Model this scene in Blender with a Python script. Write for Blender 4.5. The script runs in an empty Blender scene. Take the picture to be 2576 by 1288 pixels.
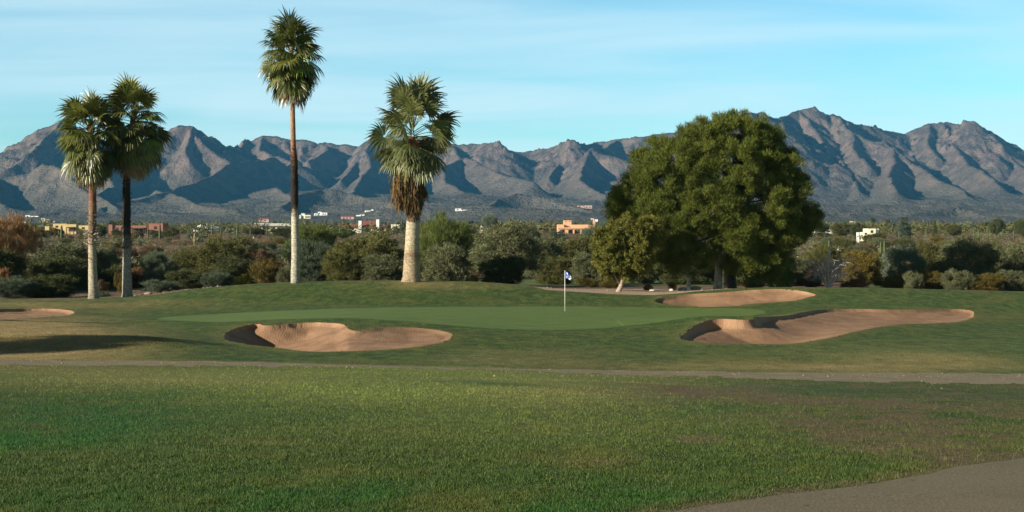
import bpy, math, random
import numpy as np

# ------------------------------------------------------------------ camera, sky, sun, exposure
F, HZ, CX, ZC = 3539.0, 590.0, 1288.0, 4.0        # focal length / horizon row / centre column / eye height
scene = bpy.context.scene
C = scene.collection
cam_data = bpy.data.cameras.new('camera')
cam_data.sensor_width = 36.0
cam_data.lens = 36.0 * F / 2576.0
cam_data.shift_y = -(644.0 - HZ) / 2576.0
cam_data.clip_start, cam_data.clip_end = 0.5, 30000.0
cam = bpy.data.objects.new('camera', cam_data)
cam.location = (0, 0, ZC)
cam.rotation_euler = (math.radians(90), 0, 0)
C.objects.link(cam)
scene.camera = cam

SUN_AZ, SUN_EL = math.radians(60), math.radians(19)   # azimuth measured to the left of straight behind the camera
world = bpy.data.worlds.new('World')
scene.world = world
world.use_nodes = True
wt = world.node_tree
wt.nodes.clear()
def wn(t, **k):
    n = wt.nodes.new(t)
    for a, b in k.items(): setattr(n, a, b)
    return n
sky = wn('ShaderNodeTexSky', sky_type='NISHITA', sun_disc=False)
sky.sun_elevation = SUN_EL
sky.sun_rotation = math.pi + SUN_AZ
sky.altitude = 700
sky.air_density, sky.dust_density, sky.ozone_density = 1.0, 0.6, 1.5
tint = wn('ShaderNodeMix', data_type='RGBA', blend_type='MULTIPLY')
tint.inputs[0].default_value = 1.0
tint.inputs[7].default_value = (1.02, 1.62, 1.66, 1)
wt.links.new(sky.outputs[0], tint.inputs[6])
geo = wn('ShaderNodeTexCoord')
sep = wn('ShaderNodeSeparateXYZ'); wt.links.new(geo.outputs['Generated'], sep.inputs[0])
zz = wn('ShaderNodeMath', operation='ADD'); zz.inputs[1].default_value = 0.12; wt.links.new(sep.outputs[2], zz.inputs[0])
dx = wn('ShaderNodeMath', operation='DIVIDE'); wt.links.new(sep.outputs[0], dx.inputs[0]); wt.links.new(zz.outputs[0], dx.inputs[1])
dy = wn('ShaderNodeMath', operation='DIVIDE'); wt.links.new(sep.outputs[1], dy.inputs[0]); wt.links.new(zz.outputs[0], dy.inputs[1])
cmb = wn('ShaderNodeCombineXYZ'); wt.links.new(dx.outputs[0], cmb.inputs[0]); wt.links.new(dy.outputs[0], cmb.inputs[1])
mp = wn('ShaderNodeMapping'); mp.inputs['Rotation'].default_value = (0, 0, math.radians(14)); mp.inputs['Scale'].default_value = (0.55, 1.5, 1); mp.inputs['Location'].default_value = (2.3, 0.7, 0)
wt.links.new(cmb.outputs[0], mp.inputs[0])
nz = wn('ShaderNodeTexNoise'); nz.inputs['Scale'].default_value = 1.1; nz.inputs['Detail'].default_value = 6; nz.inputs['Roughness'].default_value = 0.5; nz.inputs['Distortion'].default_value = 0.7
wt.links.new(mp.outputs[0], nz.inputs['Vector'])
rp = wn('ShaderNodeValToRGB'); rp.color_ramp.elements[0].position = 0.28; rp.color_ramp.elements[1].position = 0.70
rp.color_ramp.elements[1].color = (0.75, 0.75, 0.75, 1)
wt.links.new(nz.outputs[0], rp.inputs[0])
cl = wn('ShaderNodeMix', data_type='RGBA'); cl.inputs[7].default_value = (7.6, 9.7, 10.4, 1)
wt.links.new(rp.outputs[0], cl.inputs[0]); wt.links.new(tint.outputs[2], cl.inputs[6])
fz_ = wn('ShaderNodeMapRange'); wt.links.new(sep.outputs[2], fz_.inputs[0])      # upper sky dimmed to cut the ambient light
for i_, v_ in enumerate((0.16, 0.38, 1.0, 0.12)): fz_.inputs[i_ + 1].default_value = v_
deep = wn('ShaderNodeVectorMath', operation='SCALE'); wt.links.new(cl.outputs[2], deep.inputs[0]); wt.links.new(fz_.outputs[0], deep.inputs['Scale'])
bg = wn('ShaderNodeBackground'); bg.inputs[1].default_value = 0.054
wt.links.new(deep.outputs[0], bg.inputs[0])
wo = wn('ShaderNodeOutputWorld'); wt.links.new(bg.outputs[0], wo.inputs[0])

sd = bpy.data.lights.new('sun', 'SUN')
sd.energy, sd.angle, sd.color = 5.0, math.radians(0.5), (1.0, 0.90, 0.76)
sun = bpy.data.objects.new('sun', sd)
# light travels towards (+sin az, +cos az, -sin el)
from mathutils import Vector
ldir = Vector((math.sin(SUN_AZ) * math.cos(SUN_EL), math.cos(SUN_AZ) * math.cos(SUN_EL), -math.sin(SUN_EL)))
sun.rotation_euler = ldir.to_track_quat('-Z', 'Y').to_euler()
sun.location = (-60, -40, 40)
C.objects.link(sun)
vs = scene.view_settings
vs.view_transform = 'Standard'; vs.look = 'None'; vs.gamma = 1.0; vs.use_curve_mapping = False
vs.exposure = 0.92
scene.cycles.max_bounces = 6
scene.cycles.transparent_max_bounces = 4
scene.cycles.volume_bounces = 0

# ------------------------------------------------------------------ helpers
def W(px, py, Y): return np.array([(px - CX) / F * Y, Y, ZC - (py - HZ) / F * Y])
def WX(px, Y): return (px - CX) / F * Y
def WZ(py, Y): return ZC - (py - HZ) / F * Y

def tag(o, label=None, cat=None, group=None, kind=None):
    if label: o['label'] = label
    if cat: o['category'] = cat
    if group: o['group'] = group
    if kind: o['kind'] = kind
    return o
def empty(name, loc, rz=0, sc=(1, 1, 1)):
    o = bpy.data.objects.new(name, None); C.objects.link(o)
    o.location = loc; o.rotation_euler = (0, 0, rz); o.scale = sc
    o.empty_display_size = 0.3
    return o

def mesh_np(name, v, f, smooth=True):
    """v (N,3), f (M,k) with one k"""
    v = np.ascontiguousarray(v, dtype=np.float32); f = np.ascontiguousarray(f, dtype=np.int32)
    me = bpy.data.meshes.new(name)
    me.vertices.add(len(v)); me.vertices.foreach_set('co', v.ravel())
    k = f.shape[1]
    me.loops.add(f.size); me.loops.foreach_set('vertex_index', f.ravel())
    me.polygons.add(len(f)); me.polygons.foreach_set('loop_start', np.arange(0, f.size, k, dtype=np.int32))
    me.polygons.foreach_set('use_smooth', np.full(len(f), smooth))
    me.update(calc_edges=True)
    return me
def add_obj(name, me, mt=None, parent=None, loc=None):
    o = bpy.data.objects.new(name, me); C.objects.link(o)
    if mt is not None: me.materials.append(mt)
    if parent is not None: o.parent = parent
    if loc is not None: o.location = loc
    return o
def attr(me, name, vals):
    a = me.attributes.new(name, 'FLOAT', 'POINT'); a.data.foreach_set('value', np.ascontiguousarray(vals, dtype=np.float32))

class MB:
    """collects pieces into one mesh (faces of mixed size)"""
    def __init__(s): s.v = []; s.f = []
    def add(s, v, f):
        b = len(s.v); s.v += [tuple(map(float, p)) for p in v]; s.f += [tuple(int(i) + b for i in q) for q in f]; return s
    def box(s, x0, x1, y0, y1, z0, z1):
        return s.add([(x0,y0,z0),(x1,y0,z0),(x1,y1,z0),(x0,y1,z0),(x0,y0,z1),(x1,y0,z1),(x1,y1,z1),(x0,y1,z1)],
                     [(0,3,2,1),(4,5,6,7),(0,1,5,4),(1,2,6,5),(2,3,7,6),(3,0,4,7)])
    def build(s, name, mt, parent=None, smooth=False):
        me = bpy.data.meshes.new(name); me.from_pydata(s.v, [], s.f)
        if smooth: me.polygons.foreach_set('use_smooth', np.full(len(s.f), True))
        me.update(); return add_obj(name, me, mt, parent)

def tube_vf(pts, rad, n=8, cap=True, rough=0.0, rng=None):
    pts = np.asarray(pts, float); rad = np.broadcast_to(np.asarray(rad, float), (len(pts),))
    t = np.gradient(pts, axis=0); t /= np.linalg.norm(t, axis=1)[:, None] + 1e-9
    up = np.array([0, 0, 1.0]); V = []
    ref = np.cross(t[0], up)
    if np.linalg.norm(ref) < 0.2: ref = np.array([1.0, 0, 0])
    a = np.arange(n) / n * 2 * np.pi
    for i in range(len(pts)):
        e1 = ref - t[i] * np.dot(ref, t[i]); e1 /= np.linalg.norm(e1) + 1e-9; ref = e1
        e2 = np.cross(t[i], e1)
        r = rad[i] * (1 + (rough * (rng.random(n) - .5) * 2 if rng is not None else 0))
        V.append(pts[i] + np.outer(np.cos(a) * r, e1) + np.outer(np.sin(a) * r, e2))
    V = np.concatenate(V); Fq = []
    for i in range(len(pts) - 1):
        for j in range(n):
            k = (j + 1) % n
            Fq.append((i * n + j, i * n + k, (i + 1) * n + k, (i + 1) * n + j))
    if cap:
        Fq.append(tuple(range(n))[::-1]); Fq.append(tuple((len(pts) - 1) * n + j for j in range(n)))
    return V, Fq

# gradient noise, numpy
_rs = np.random.RandomState(7)
_perm = _rs.permutation(4096).astype(np.int32)
_ang = _rs.rand(4096) * 2 * np.pi
_gx, _gy = np.cos(_ang), np.sin(_ang)
def perlin(x, y, seed=0):
    xi = np.floor(x).astype(np.int64); yi = np.floor(y).astype(np.int64)
    xf = x - xi; yf = y - yi
    u = xf * xf * xf * (xf * (xf * 6 - 15) + 10); v = yf * yf * yf * (yf * (yf * 6 - 15) + 10)
    def g(ix, iy, fx, fy):
        h = _perm[(_perm[(ix + seed * 131) & 4095] + iy) & 4095]
        return _gx[h] * fx + _gy[h] * fy
    a = g(xi, yi, xf, yf); b = g(xi + 1, yi, xf - 1, yf); c = g(xi, yi + 1, xf, yf - 1); d = g(xi + 1, yi + 1, xf - 1, yf - 1)
    return (a * (1 - u) + b * u) * (1 - v) + (c * (1 - u) + d * u) * v * 1.0
def fbm(x, y, oct=4, seed=0, gain=.5):
    s = 0; a = 1
    for i in range(oct): s = s + a * perlin(x * 2 ** i, y * 2 ** i, seed + i); a *= gain
    return s
def ridged(x, y, oct=4, seed=0, gain=.5):
    s = 0; a = 1
    for i in range(oct): s = s + a * (1 - 2 * np.abs(perlin(x * 2 ** i, y * 2 ** i, seed + i)) * 1.6); a *= gain
    return s
def smst(x, a, b):
    t = np.clip((x - a) / (b - a), 0, 1); return t * t * (3 - 2 * t)

# ------------------------------------------------------------------ materials
class NT:
    def __init__(s, name):
        s.m = bpy.data.materials.new(name); s.m.use_nodes = True; s.t = s.m.node_tree; s.t.nodes.clear()
        s.out = s.n('ShaderNodeOutputMaterial'); s.b = s.n('ShaderNodeBsdfPrincipled')
        s.l(s.b.outputs[0], s.out.inputs[0]); s.b.inputs['Specular IOR Level'].default_value = 0.25
        s.b.inputs['Roughness'].default_value = 0.85
        s.tc = s.n('ShaderNodeTexCoord')
    def n(s, t, **k):
        n = s.t.nodes.new(t)
        for a, b in k.items(): setattr(n, a, b)
        return n
    def l(s, a, b): s.t.links.new(a, b)
    def inp(s, sock, v):
        if isinstance(v, (int, float)): sock.default_value = v
        elif isinstance(v, tuple): sock.default_value = v if len(v) == 4 else (*v, 1)
        else: s.l(v, sock)
    def noise(s, scale, detail=4, rough=.55, vec=None, dist=0, stretch=None):
        v = vec or s.tc.outputs['Object']
        if stretch:
            m = s.n('ShaderNodeMapping'); m.inputs['Scale'].default_value = stretch; s.l(v, m.inputs[0]); v = m.outputs[0]
        n = s.n('ShaderNodeTexNoise'); n.inputs['Scale'].default_value = scale; n.inputs['Detail'].default_value = detail
        n.inputs['Roughness'].default_value = rough; n.inputs['Distortion'].default_value = dist; s.l(v, n.inputs['Vector']); return n.outputs[0]
    def at(s, name): return s.n('ShaderNodeAttribute', attribute_name=name).outputs['Fac']
    def math(s, op, a, b=0.0, clamp=False):
        n = s.n('ShaderNodeMath', operation=op, use_clamp=clamp); s.inp(n.inputs[0], a); s.inp(n.inputs[1], b); return n.outputs[0]
    def ramp(s, f, stops):
        n = s.n('ShaderNodeValToRGB'); e = n.color_ramp.elements
        e[0].position, e[1].position = stops[0][0], stops[-1][0]
        for p, c in stops[1:-1]: e.new(p)
        for i, (p, c) in enumerate(stops):
            e[i].position = p; e[i].color = (*c, 1) if isinstance(c, tuple) else (c, c, c, 1)
        s.l(f, n.inputs[0]); return n.outputs[0]
    def rng(s, f, a, b):
        n = s.n('ShaderNodeMapRange'); s.l(f, n.inputs[0]); n.inputs[1].default_value = a; n.inputs[2].default_value = b; return n.outputs[0]
    def mix(s, f, a, b, mode='MIX'):
        n = s.n('ShaderNodeMix', data_type='RGBA', blend_type=mode)
        s.inp(n.inputs[0], f); s.inp(n.inputs[6], a); s.inp(n.inputs[7], b); return n.outputs[2]
    def bump(s, h, strength=.5, dist=.05):
        n = s.n('ShaderNodeBump'); n.inputs['Strength'].default_value = strength; n.inputs['Distance'].default_value = dist
        s.l(h, n.inputs['Height']); s.l(n.outputs[0], s.b.inputs['Normal'])
    def col(s, c): s.inp(s.b.inputs['Base Color'], c); return s

def simple(name, c, var=.25, scale=3., rough=.85, bump=0, spec=.25, bscale=30):
    t = NT(name); n = t.noise(scale, 4)
    lo = tuple(x * (1 - var) for x in c); hi = tuple(min(1, x * (1 + var)) for x in c)
    t.col(t.ramp(n, [(.3, lo), (.7, hi)])); t.b.inputs['Roughness'].default_value = rough
    t.b.inputs['Specular IOR Level'].default_value = spec
    if bump: t.bump(t.noise(bscale, 3), bump, .03)
    return t.m

def foliage_mat(name, c1, c2, c3=None, trans=.25, spec=.2, rough=.6, scale=1.2):
    """c1 dark leaf, c2 light leaf, c3 tips / dead leaves; every plant copy is shifted a little by its own random number"""
    t = NT(name); n = t.noise(scale, 3); n2 = t.noise(scale * 7, 2)
    rnd = t.n('ShaderNodeObjectInfo').outputs['Random']
    f = t.math('ADD', t.math('MULTIPLY', n, .6), t.math('ADD', t.math('MULTIPLY', n2, .5), t.math('MULTIPLY', rnd, .12)))
    stops = [(.42, c1), (.62, c2)] + ([(.80, c3)] if c3 else [])
    c = t.ramp(f, stops); t.col(c)
    t.b.inputs['Roughness'].default_value = rough; t.b.inputs['Specular IOR Level'].default_value = spec
    tr = t.n('ShaderNodeBsdfTranslucent'); t.l(c, tr.inputs[0])
    mx = t.n('ShaderNodeMixShader'); mx.inputs[0].default_value = trans
    t.l(t.b.outputs[0], mx.inputs[1]); t.l(tr.outputs[0], mx.inputs[2]); t.l(mx.outputs[0], t.out.inputs[0])
    return t.m

# ------------------------------------------------------------------ ground heights
PXK = [-300, 0, 250, 400, 600, 850, 1100, 1400, 1700, 2000, 2300, 2576, 2900]
def const(v): return [v] * 13
ROWS = [
 (-6, None, 2.55), (2, None, 2.46), (5, None, 2.42),
 (8, const(1288)), (10, const(1171)), (13, const(1082)), (17, const(1021)),
 (22, [968]*5 + [970, 972, 976, 984, 992, 998, 1002, 1004]),
 (28, [935, 936, 938, 940, 943, 946, 950, 957, 966, 974, 982, 988, 990]),
 (34, [914, 915, 917, 918, 921, 925, 930, 938, 946, 950, 954, 957, 959]),
 (37, [904, 905, 908, 909, 911, 914, 919, 927, 934, 937, 940, 941, 942]),
 (40.5, [885, 884, 884, 885, 893, 897, 900, 905, 911, 914, 916, 917, 918]),
 (44, [838, 838, 842, 848, 880, 884, 886, 889, 891, 892, 892, 893, 894]),
 (50, [818, 818, 826, 834, 850, 843, 853, 862, 864, 862, 864, 868, 870]),
 (56, [808, 808, 817, 825, 818, 808, 822, 834, 840, 838, 846, 850, 852]),
 (62, [795, 797, 805, 811, 806, 793, 800, 811, 814, 808, 826, 838, 840]),
 (68, [788, 789, 795, 799, 796, 785, 788, 794, 797, 790, 806, 825, 828]),
 (74, [781, 783, 786, 789, 785, 778, 779, 783, 787, 777, 788, 808, 812]),
 (80, [774, 775, 776, 777, 772, 767, 769, 773, 775, 764, 768, 785, 795]),
 (85, [768, 766, 765, 757, 745, 736, 737, 750, 757, 746, 747, 760, 770]),
 (90, 'crest'),
 (100, [762, 750, 748, 738, 728, 716, 716, 728, 730, 730, 733, 740, 745]),
 (115, [745, 740, 736, 730, 724, 722, 722, 720, 720, 722, 724, 728, 732]),
 (130, [725, 722, 720, 718, 716, 716, 716, 712, 712, 713, 714, 716, 718]),
 (150, const(702)), (200, const(680)), (260, const(650)), (330, const(620)), (420, const(602)), (520, const(593)),
 (700, const(587)), (1000, const(583)), (1600, const(578)), (2500, const(565)), (3000, const(550)), (3600, const(530)), (4300, const(507)), (5000, const(488)), (9000, const(455))]
CREST = [(-300,765),(0,757),(200,755),(340,750),(420,738),(500,727),(600,717),(750,710),(900,706),(1035,707),(1200,709),(1300,717),
         (1400,728),(1550,736),(1650,738),(1750,732),(1850,726),(1950,723),(2100,724),(2300,727),(2576,735),(2900,742)]
PG = np.arange(-2400, 5001, 10.0)
def _sm(a, sg):
    k = np.arange(-int(3 * sg), int(3 * sg) + 1); w = np.exp(-k * k / (2 * sg * sg)); w /= w.sum()
    return np.convolve(np.pad(a, len(k) // 2, mode='edge'), w, 'valid')
RY, RZ = [], []
for r in ROWS:
    if r[1] is None: z = np.full(len(PG), r[2])
    elif r[1] == 'crest': z = WZ(_sm(np.interp(PG, *zip(*CREST)), 3.0), r[0])
    else: z = WZ(_sm(np.interp(PG, PXK, r[1]), 7.0), r[0])
    RY.append(r[0]); RZ.append(z)
RY = np.array(RY, float); RZ = np.array(RZ)                     # rows x columns
h_ = np.diff(RY)[:, None]; dl = np.diff(RZ, axis=0) / h_
RD = np.zeros_like(RZ)
w1 = 2 * h_[1:] + h_[:-1]; w2 = h_[1:] + 2 * h_[:-1]
same = (dl[1:] * dl[:-1]) > 0
with np.errstate(divide='ignore', invalid='ignore'):
    RD[1:-1] = np.where(same, (w1 + w2) / (w1 / dl[:-1] + w2 / dl[1:]), 0)
RD[0] = dl[0]; RD[-1] = dl[-1]
def base_z(px, Y):
    px = np.asarray(px, float); Y = np.asarray(Y, float); px, Y = np.broadcast_arrays(px, Y)
    c = np.clip((px - PG[0]) / 10.0, 0, len(PG) - 1.001); ci = c.astype(int); cf = c - ci
    r = np.clip(np.searchsorted(RY, Y, 'right') - 1, 0, len(RY) - 2)
    h = RY[r + 1] - RY[r]; t = np.clip((Y - RY[r]) / h, 0, 1)
    def g(A, rr): return A[rr, ci] * (1 - cf) + A[rr, ci + 1] * cf
    y0, y1, d0, d1 = g(RZ, r), g(RZ, r + 1), g(RD, r), g(RD, r + 1)
    t2, t3 = t * t, t * t * t
    return (2*t3 - 3*t2 + 1) * y0 + (t3 - 2*t2 + t) * h * d0 + (-2*t3 + 3*t2) * y1 + (t3 - t2) * h * d1
def py2Y(px, py, lo=7.0, hi=91.0):
    Ys = np.linspace(lo, hi, 1200); p = HZ + (ZC - base_z(np.full(1200, px), Ys)) / Ys * F
    return float(np.interp(-py, -np.maximum.accumulate(p[::-1])[::-1], Ys))
def undul(x, Y):
    near = smst(Y, 6, 12)
    a = .030 * fbm(x / 3.1, Y / 3.4, 3, 3) + .05 * fbm(x / 9, Y / 10, 2, 9)
    far = smst(Y, 100, 260)
    return near * a * (1 - .5 * smst(Y, 36, 50) * (1 - far)) + far * (.9 * fbm(x / 42, Y / 38, 4, 21) * np.clip(Y / 400, 0, 1.5))

# bunkers: outline in the picture -> world polygon
def crop_poly(pts, x0, y0, s): return [((x0 + a * s) * .6708, (y0 + b * s) * .6708) for a, b in pts]
B1 = crop_poly([(275,435),(290,400),(350,375),(450,345),(510,333),(548,337),(580,350),(700,340),(800,328),(940,320),(1060,325),(1140,332),(1180,352),(1205,378),(1255,392),(1330,385),(1430,370),(1560,362),(1700,366),(1850,380),(1940,400),(1973,420),(1965,445),(1920,465),(1850,488),(1700,508),(1500,525),(1300,533),(1100,540),(950,545),(850,537),(700,520),(550,500),(440,485),(350,470),(300,458)], 700, 1050, .5047)
B2 = crop_poly([(85,145),(130,130),(200,118),(330,100),(450,92),(600,85),(750,72),(850,66),(960,66),(1060,75),(1130,88),(1185,103),(1150,118),(1060,140),(950,150),(800,160),(700,170),(560,178),(430,182),(300,178),(200,170),(130,160)], 2400, 1050, .559)
B3 = crop_poly([(262,400),(290,378),(340,345),(420,315),(520,305),(650,308),(770,303),(785,275),(860,258),(960,250),(1040,236),(1150,212),(1300,200),(1450,200),(1600,205),(1750,207),(1900,205),(2050,198),(2180,203),(2240,215),(2252,235),(2230,258),(2180,280),(2080,290),(1900,296),(1750,305),(1620,320),(1500,342),(1380,370),(1250,400),(1120,425),(1000,437),(850,440),(700,440),(560,440),(420,430),(330,415)], 2400, 1050, .559)
B4 = [(-220,792),(-120,786),(-60,782),(0,780),(60,778),(130,778),(175,782),(192,789),(175,796),(110,800),(60,803),(20,806),(-60,812),(-160,814)]
GREEN = [(370,801),(470,794),(600,786),(800,778),(1000,773),(1200,771),(1500,771),(1800,774),(1900,779),(1935,785),(1900,794),(1820,803),(1700,813),(1560,822),(1440,830),(1330,831),(1220,826),(1100,816),(1000,807),(850,800),(700,803),(560,811),(450,807)]
def refine(P, n):
    P = np.array(P, float); out = []
    for i in range(len(P)):
        a, b = P[i], P[(i + 1) % len(P)]
        for k in range(n): out.append(a + (b - a) * k / n)
    return np.array(out)
def world_poly(P):
    P = refine(P, 3); out = []
    for px, py in P:
        Y = py2Y(px, py); out.append(((px - CX) / F * Y, Y))
    out = np.array(out); out += .05 * np.random.RandomState(len(out)).normal(0, 1, out.shape)
    return (out + np.roll(out, 1, 0) + np.roll(out, -1, 0)) / 3
def sdist(x, y, P, near=False):
    """signed distance, positive inside"""
    d = np.full(x.shape, 1e9); ins = np.zeros(x.shape, bool); nx_ = x.copy(); ny_ = y.copy()
    for i in range(len(P)):
        ax, ay = P[i]; bx, by = P[(i + 1) % len(P)]
        ex, ey = bx - ax, by - ay; L = ex * ex + ey * ey + 1e-12
        t = np.clip(((x - ax) * ex + (y - ay) * ey) / L, 0, 1)
        dd = np.hypot(x - ax - t * ex, y - ay - t * ey); m = dd < d
        d = np.where(m, dd, d); nx_ = np.where(m, ax + t * ex, nx_); ny_ = np.where(m, ay + t * ey, ny_)
        c = ((ay > y) != (by > y)); 
        xi = ax + (y - ay) * ex / (ey if abs(ey) > 1e-12 else 1e-12)
        ins ^= c & (x < xi)
    return (np.where(ins, d, -d), nx_, ny_) if near else np.where(ins, d, -d)
BUNK = [('front_left', world_poly(B1), .50, 1.6, (680, 900, .8)), ('back', world_poly(B2), .42, 1.8, (1700, 1800, .2)), ('front_right', world_poly(B3), .44, 2.6, (1960, 2150, .5)), ('left', world_poly(B4), .10, 1.6, (0, 1, 0))]
GPOLY = world_poly(GREEN)

def gz(px, Y):
    x = (px - CX) / F * Y
    return base_z(px, Y) + undul(x, Y)
def ground(x, Y): return float(gz(x / Y * F + CX, Y))
def at_px(px, Y):
    """point on the ground on a given column and depth"""
    return (float(WX(px, Y)), float(Y), float(gz(np.array(px, float), np.array(Y, float))))

cols = np.concatenate([np.arange(-1700, -300, 40), np.arange(-300, 2880, 3.0), np.arange(2880, 4300, 40)])
cc = np.linspace(1, 91, 6000); pc = HZ + (ZC - base_z(np.full(6000, 1288.), cc)) / cc * F
def rows_for(y0, y1, step):
    m = (cc >= y0) & (cc <= y1); p = np.abs(np.diff(pc[m])); s = np.concatenate([[0], np.cumsum(p)])
    n = max(2, int(s[-1] / step)); return np.interp(np.linspace(0, s[-1], n), s, cc[m])
rws = np.concatenate([[2, 4, 5, 6, 7], rows_for(8, 33, 1.7)[:-1], rows_for(33, 44, .9)[:-1], np.arange(44, 92.2, .135), np.arange(92.6, 130, .8),
                      np.geomspace(131, 2600, 150)])
rws = np.unique(rws)
PXG, YG = np.meshgrid(cols, rws)
XG = (PXG - CX) / F * YG
ZG = base_z(PXG, YG) + undul(XG, YG)
PYG = HZ + (ZC - base_z(PXG, YG)) / YG * F
zone = np.zeros(XG.shape, np.int32)      # 0 grass
wob = 2.2 * fbm(XG / .8, YG / .8, 3, 40)
# green
bm = (YG > 50) & (YG < 86)
gd = np.full(XG.shape, -9.); gd[bm] = sdist(XG[bm], YG[bm], GPOLY)
gd = gd + .25 * fbm(XG / 1.5, YG / 3, 2, 44); fringe = np.clip(1 - np.abs(gd + .5) / .6, 0, 1)
zone[gd > 0] = 1
lip = np.zeros(XG.shape); SD = np.full(XG.shape, -9.0)
for i, (nm, P, dep, run, dk) in enumerate(BUNK):
    x0, x1, y0, y1 = P[:, 0].min() - 1.5, P[:, 0].max() + 1.5, P[:, 1].min() - 1.5, P[:, 1].max() + 1.5
    m = (XG > x0) & (XG < x1) & (YG > y0) & (YG < y1)
    s, qx, qy = sdist(XG[m], YG[m], P, True)
    sn = np.abs(s) < .075                                  # pull the nearest vertices onto the lip so that it runs clean
    XG[m] = np.where(sn, qx, XG[m]); YG[m] = np.where(sn, qy, YG[m]); s = np.where(sn, 0, s)
    PXG[m] = XG[m] / YG[m] * F + CX; ZG[m] = base_z(PXG[m], YG[m]) + undul(XG[m], YG[m]); SD[m] = s
    z = ZG[m]; dep = dep * (1 - dk[2] * smst(PXG[m], dk[0], dk[1]))
    lk = 1 - (.85 * smst(PXG[m], 840, 880) if i == 0 else 0)
    prof = lk * .10 * smst(s, -.02, .12) + np.where(s > 0, dep * smst(s, -.05, run), 0)
    rim = .05 * np.exp(-(np.clip(-s, 0, 9) / .6) ** 2) * (1 - smst(s, 0, .3))
    if nm == 'front_right':      # the shelf of turf that juts into the bunker
        kx, ky = WX(1905, 61), 61.0
        hump = .50 * np.exp(-(((XG[m] - kx + 1.6) / 2.6) ** 2 + ((YG[m] - ky - .6) / 4.0) ** 2))
        z = z + hump * (s <= 0) * .55 + hump * .55 * (s > 0) * (1 - smst(s, 0, .3))
    z = z + rim - prof + np.where(s > .1, .022 * fbm(XG[m] / .5, YG[m] / .5, 3, 60), 0)
    ZG[m] = z
    zz_ = zone[m]; zz_[s >= 0] = 2 + i; zone[m] = zz_
    lip[m] = np.maximum(lip[m], np.exp(-(np.clip(-s, 0, 9) / .55) ** 2) * (s <= 0))
# gravel strip and paved path
gfar = np.interp(PXG, [-300, 0, 640, 1288, 1900, 2576, 2900], [903, 904, 911, 925, 935.5, 940, 942])
gnear = np.interp(PXG, [-300, 0, 640, 1000, 1288, 1500, 1900, 2200, 2576, 2900], [921, 920, 921, 925, 931, 938, 950, 960, 970, 974])
zone[(PYG > gfar + wob * .5) & (PYG < gnear + wob * 2) & (YG < 60)] = 6
pav = np.interp(PXG, [1300, 1685, 1835, 1985, 2097, 2210, 2322, 2397, 2576, 2900, 4000], [1330, 1288, 1262, 1239, 1226, 1209, 1188, 1170, 1145, 1100, 980])
zone[(PYG > pav + wob * 2) & (PXG > 1300) & (YG < 30)] = 7
# bare soil beyond the crest, fairway patches, desert
nn = fbm(XG / 6, YG / 6, 3, 70)
zone[(YG > 90.4 + nn) & (PXG < 1350)] = 8
zone[(YG > 90.4 + nn) & (PXG >= 1350)] = 8
dirt_front = np.interp(PXG, [1340, 1370, 1500, 1560, 1650, 1700, 1760, 1800], [90.5, 88.8, 88.6, 88.3, 88.3, 88.6, 89.6, 90.5])
zone[(YG > dirt_front + .2 * nn) & (YG < 130) & (PXG > 1340) & (PXG < 1830)] = 8
zone[(zone == 8) & (YG < 103 + 2 * nn) & (PXG > 1340) & (PXG < 1840)] = 11
zone[(YG > 118 + 3 * nn) & (YG < 150 + 4 * nn) & (((PXG > 1300) & (PXG < 1900)) | ((PXG > 2130) & (PXG < 3100)) | ((PXG > -300) & (PXG < 330)))] = 9
zone[(YG > 150 + 5 * nn)] = 8
zone[(YG > 90.4) & (YG < 93.5 + nn) & (PXG < 360)] = 0
zone[(np.abs(PXG - (2075 - (PYG - 606) * 2.5)) < 10 + (PYG - 606) * 1.1) & (PYG > 606) & (PYG < 645) & (YG > 120)] = 10

def gauss(cx, cy, sx, sy, rot=0):
    a = PXG - cx; b = PYG - cy; c, s = math.cos(rot), math.sin(rot)
    return np.exp(-(((a * c + b * s) / sx) ** 2 + ((-a * s + b * c) / sy) ** 2))
n1 = fbm(XG / 1.1, YG / 1.6, 4, 80); n2_ = fbm(XG / .35, YG / .5, 3, 88)
bare = (1.15 * gauss(1960, 1000, 330, 16, .05) + .9 * gauss(2160, 1070, 320, 30, .06) + 1.1 * gauss(2350, 1110, 240, 45, .1) + .8 * gauss(2450, 1030, 260, 45)
        + .45 * gauss(1700, 985, 200, 18) + .55 * gauss(1640, 1010, 60, 12) + .35 * gauss(1500, 1150, 160, 30) + .5 * gauss(2250, 965, 500, 14) + .6 * gauss(1760, 1100, 70, 15))
bare = np.clip(bare + (n1 + .6 * n2_ * 1.6) * 1.3 * smst(bare, .05, .5) - .15, 0, 1) * (YG < 37)
bare = np.maximum(bare, np.clip(smst(PYG - pav, -34, 4) * (PXG > 1500) * (YG < 30) * (.75 + 1.2 * n2_), 0, 1))
ndr = fbm(XG / 5, YG / 7, 4, 90)
dry = 1.7 * gauss(60, 850, 270, 50, .06) + .7 * gauss(-150, 860, 300, 60) + .5 * gauss(230, 765, 300, 14) + .45 * gauss(1150, 715, 260, 14) + .4 * gauss(2250, 905, 500, 35) + .3 * gauss(1300, 900, 260, 22) + .45 * gauss(1900, 925, 500, 12)
dry = dry + .40 * gauss(1500, 985, 300, 40) + .5 * gauss(300, 955, 420, 22) + .4 * gauss(2250, 800, 260, 10)
dry = np.clip(dry + ndr * .5 * smst(dry, .05, .4) - .05, 0, 1) * (gd < 0)
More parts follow.
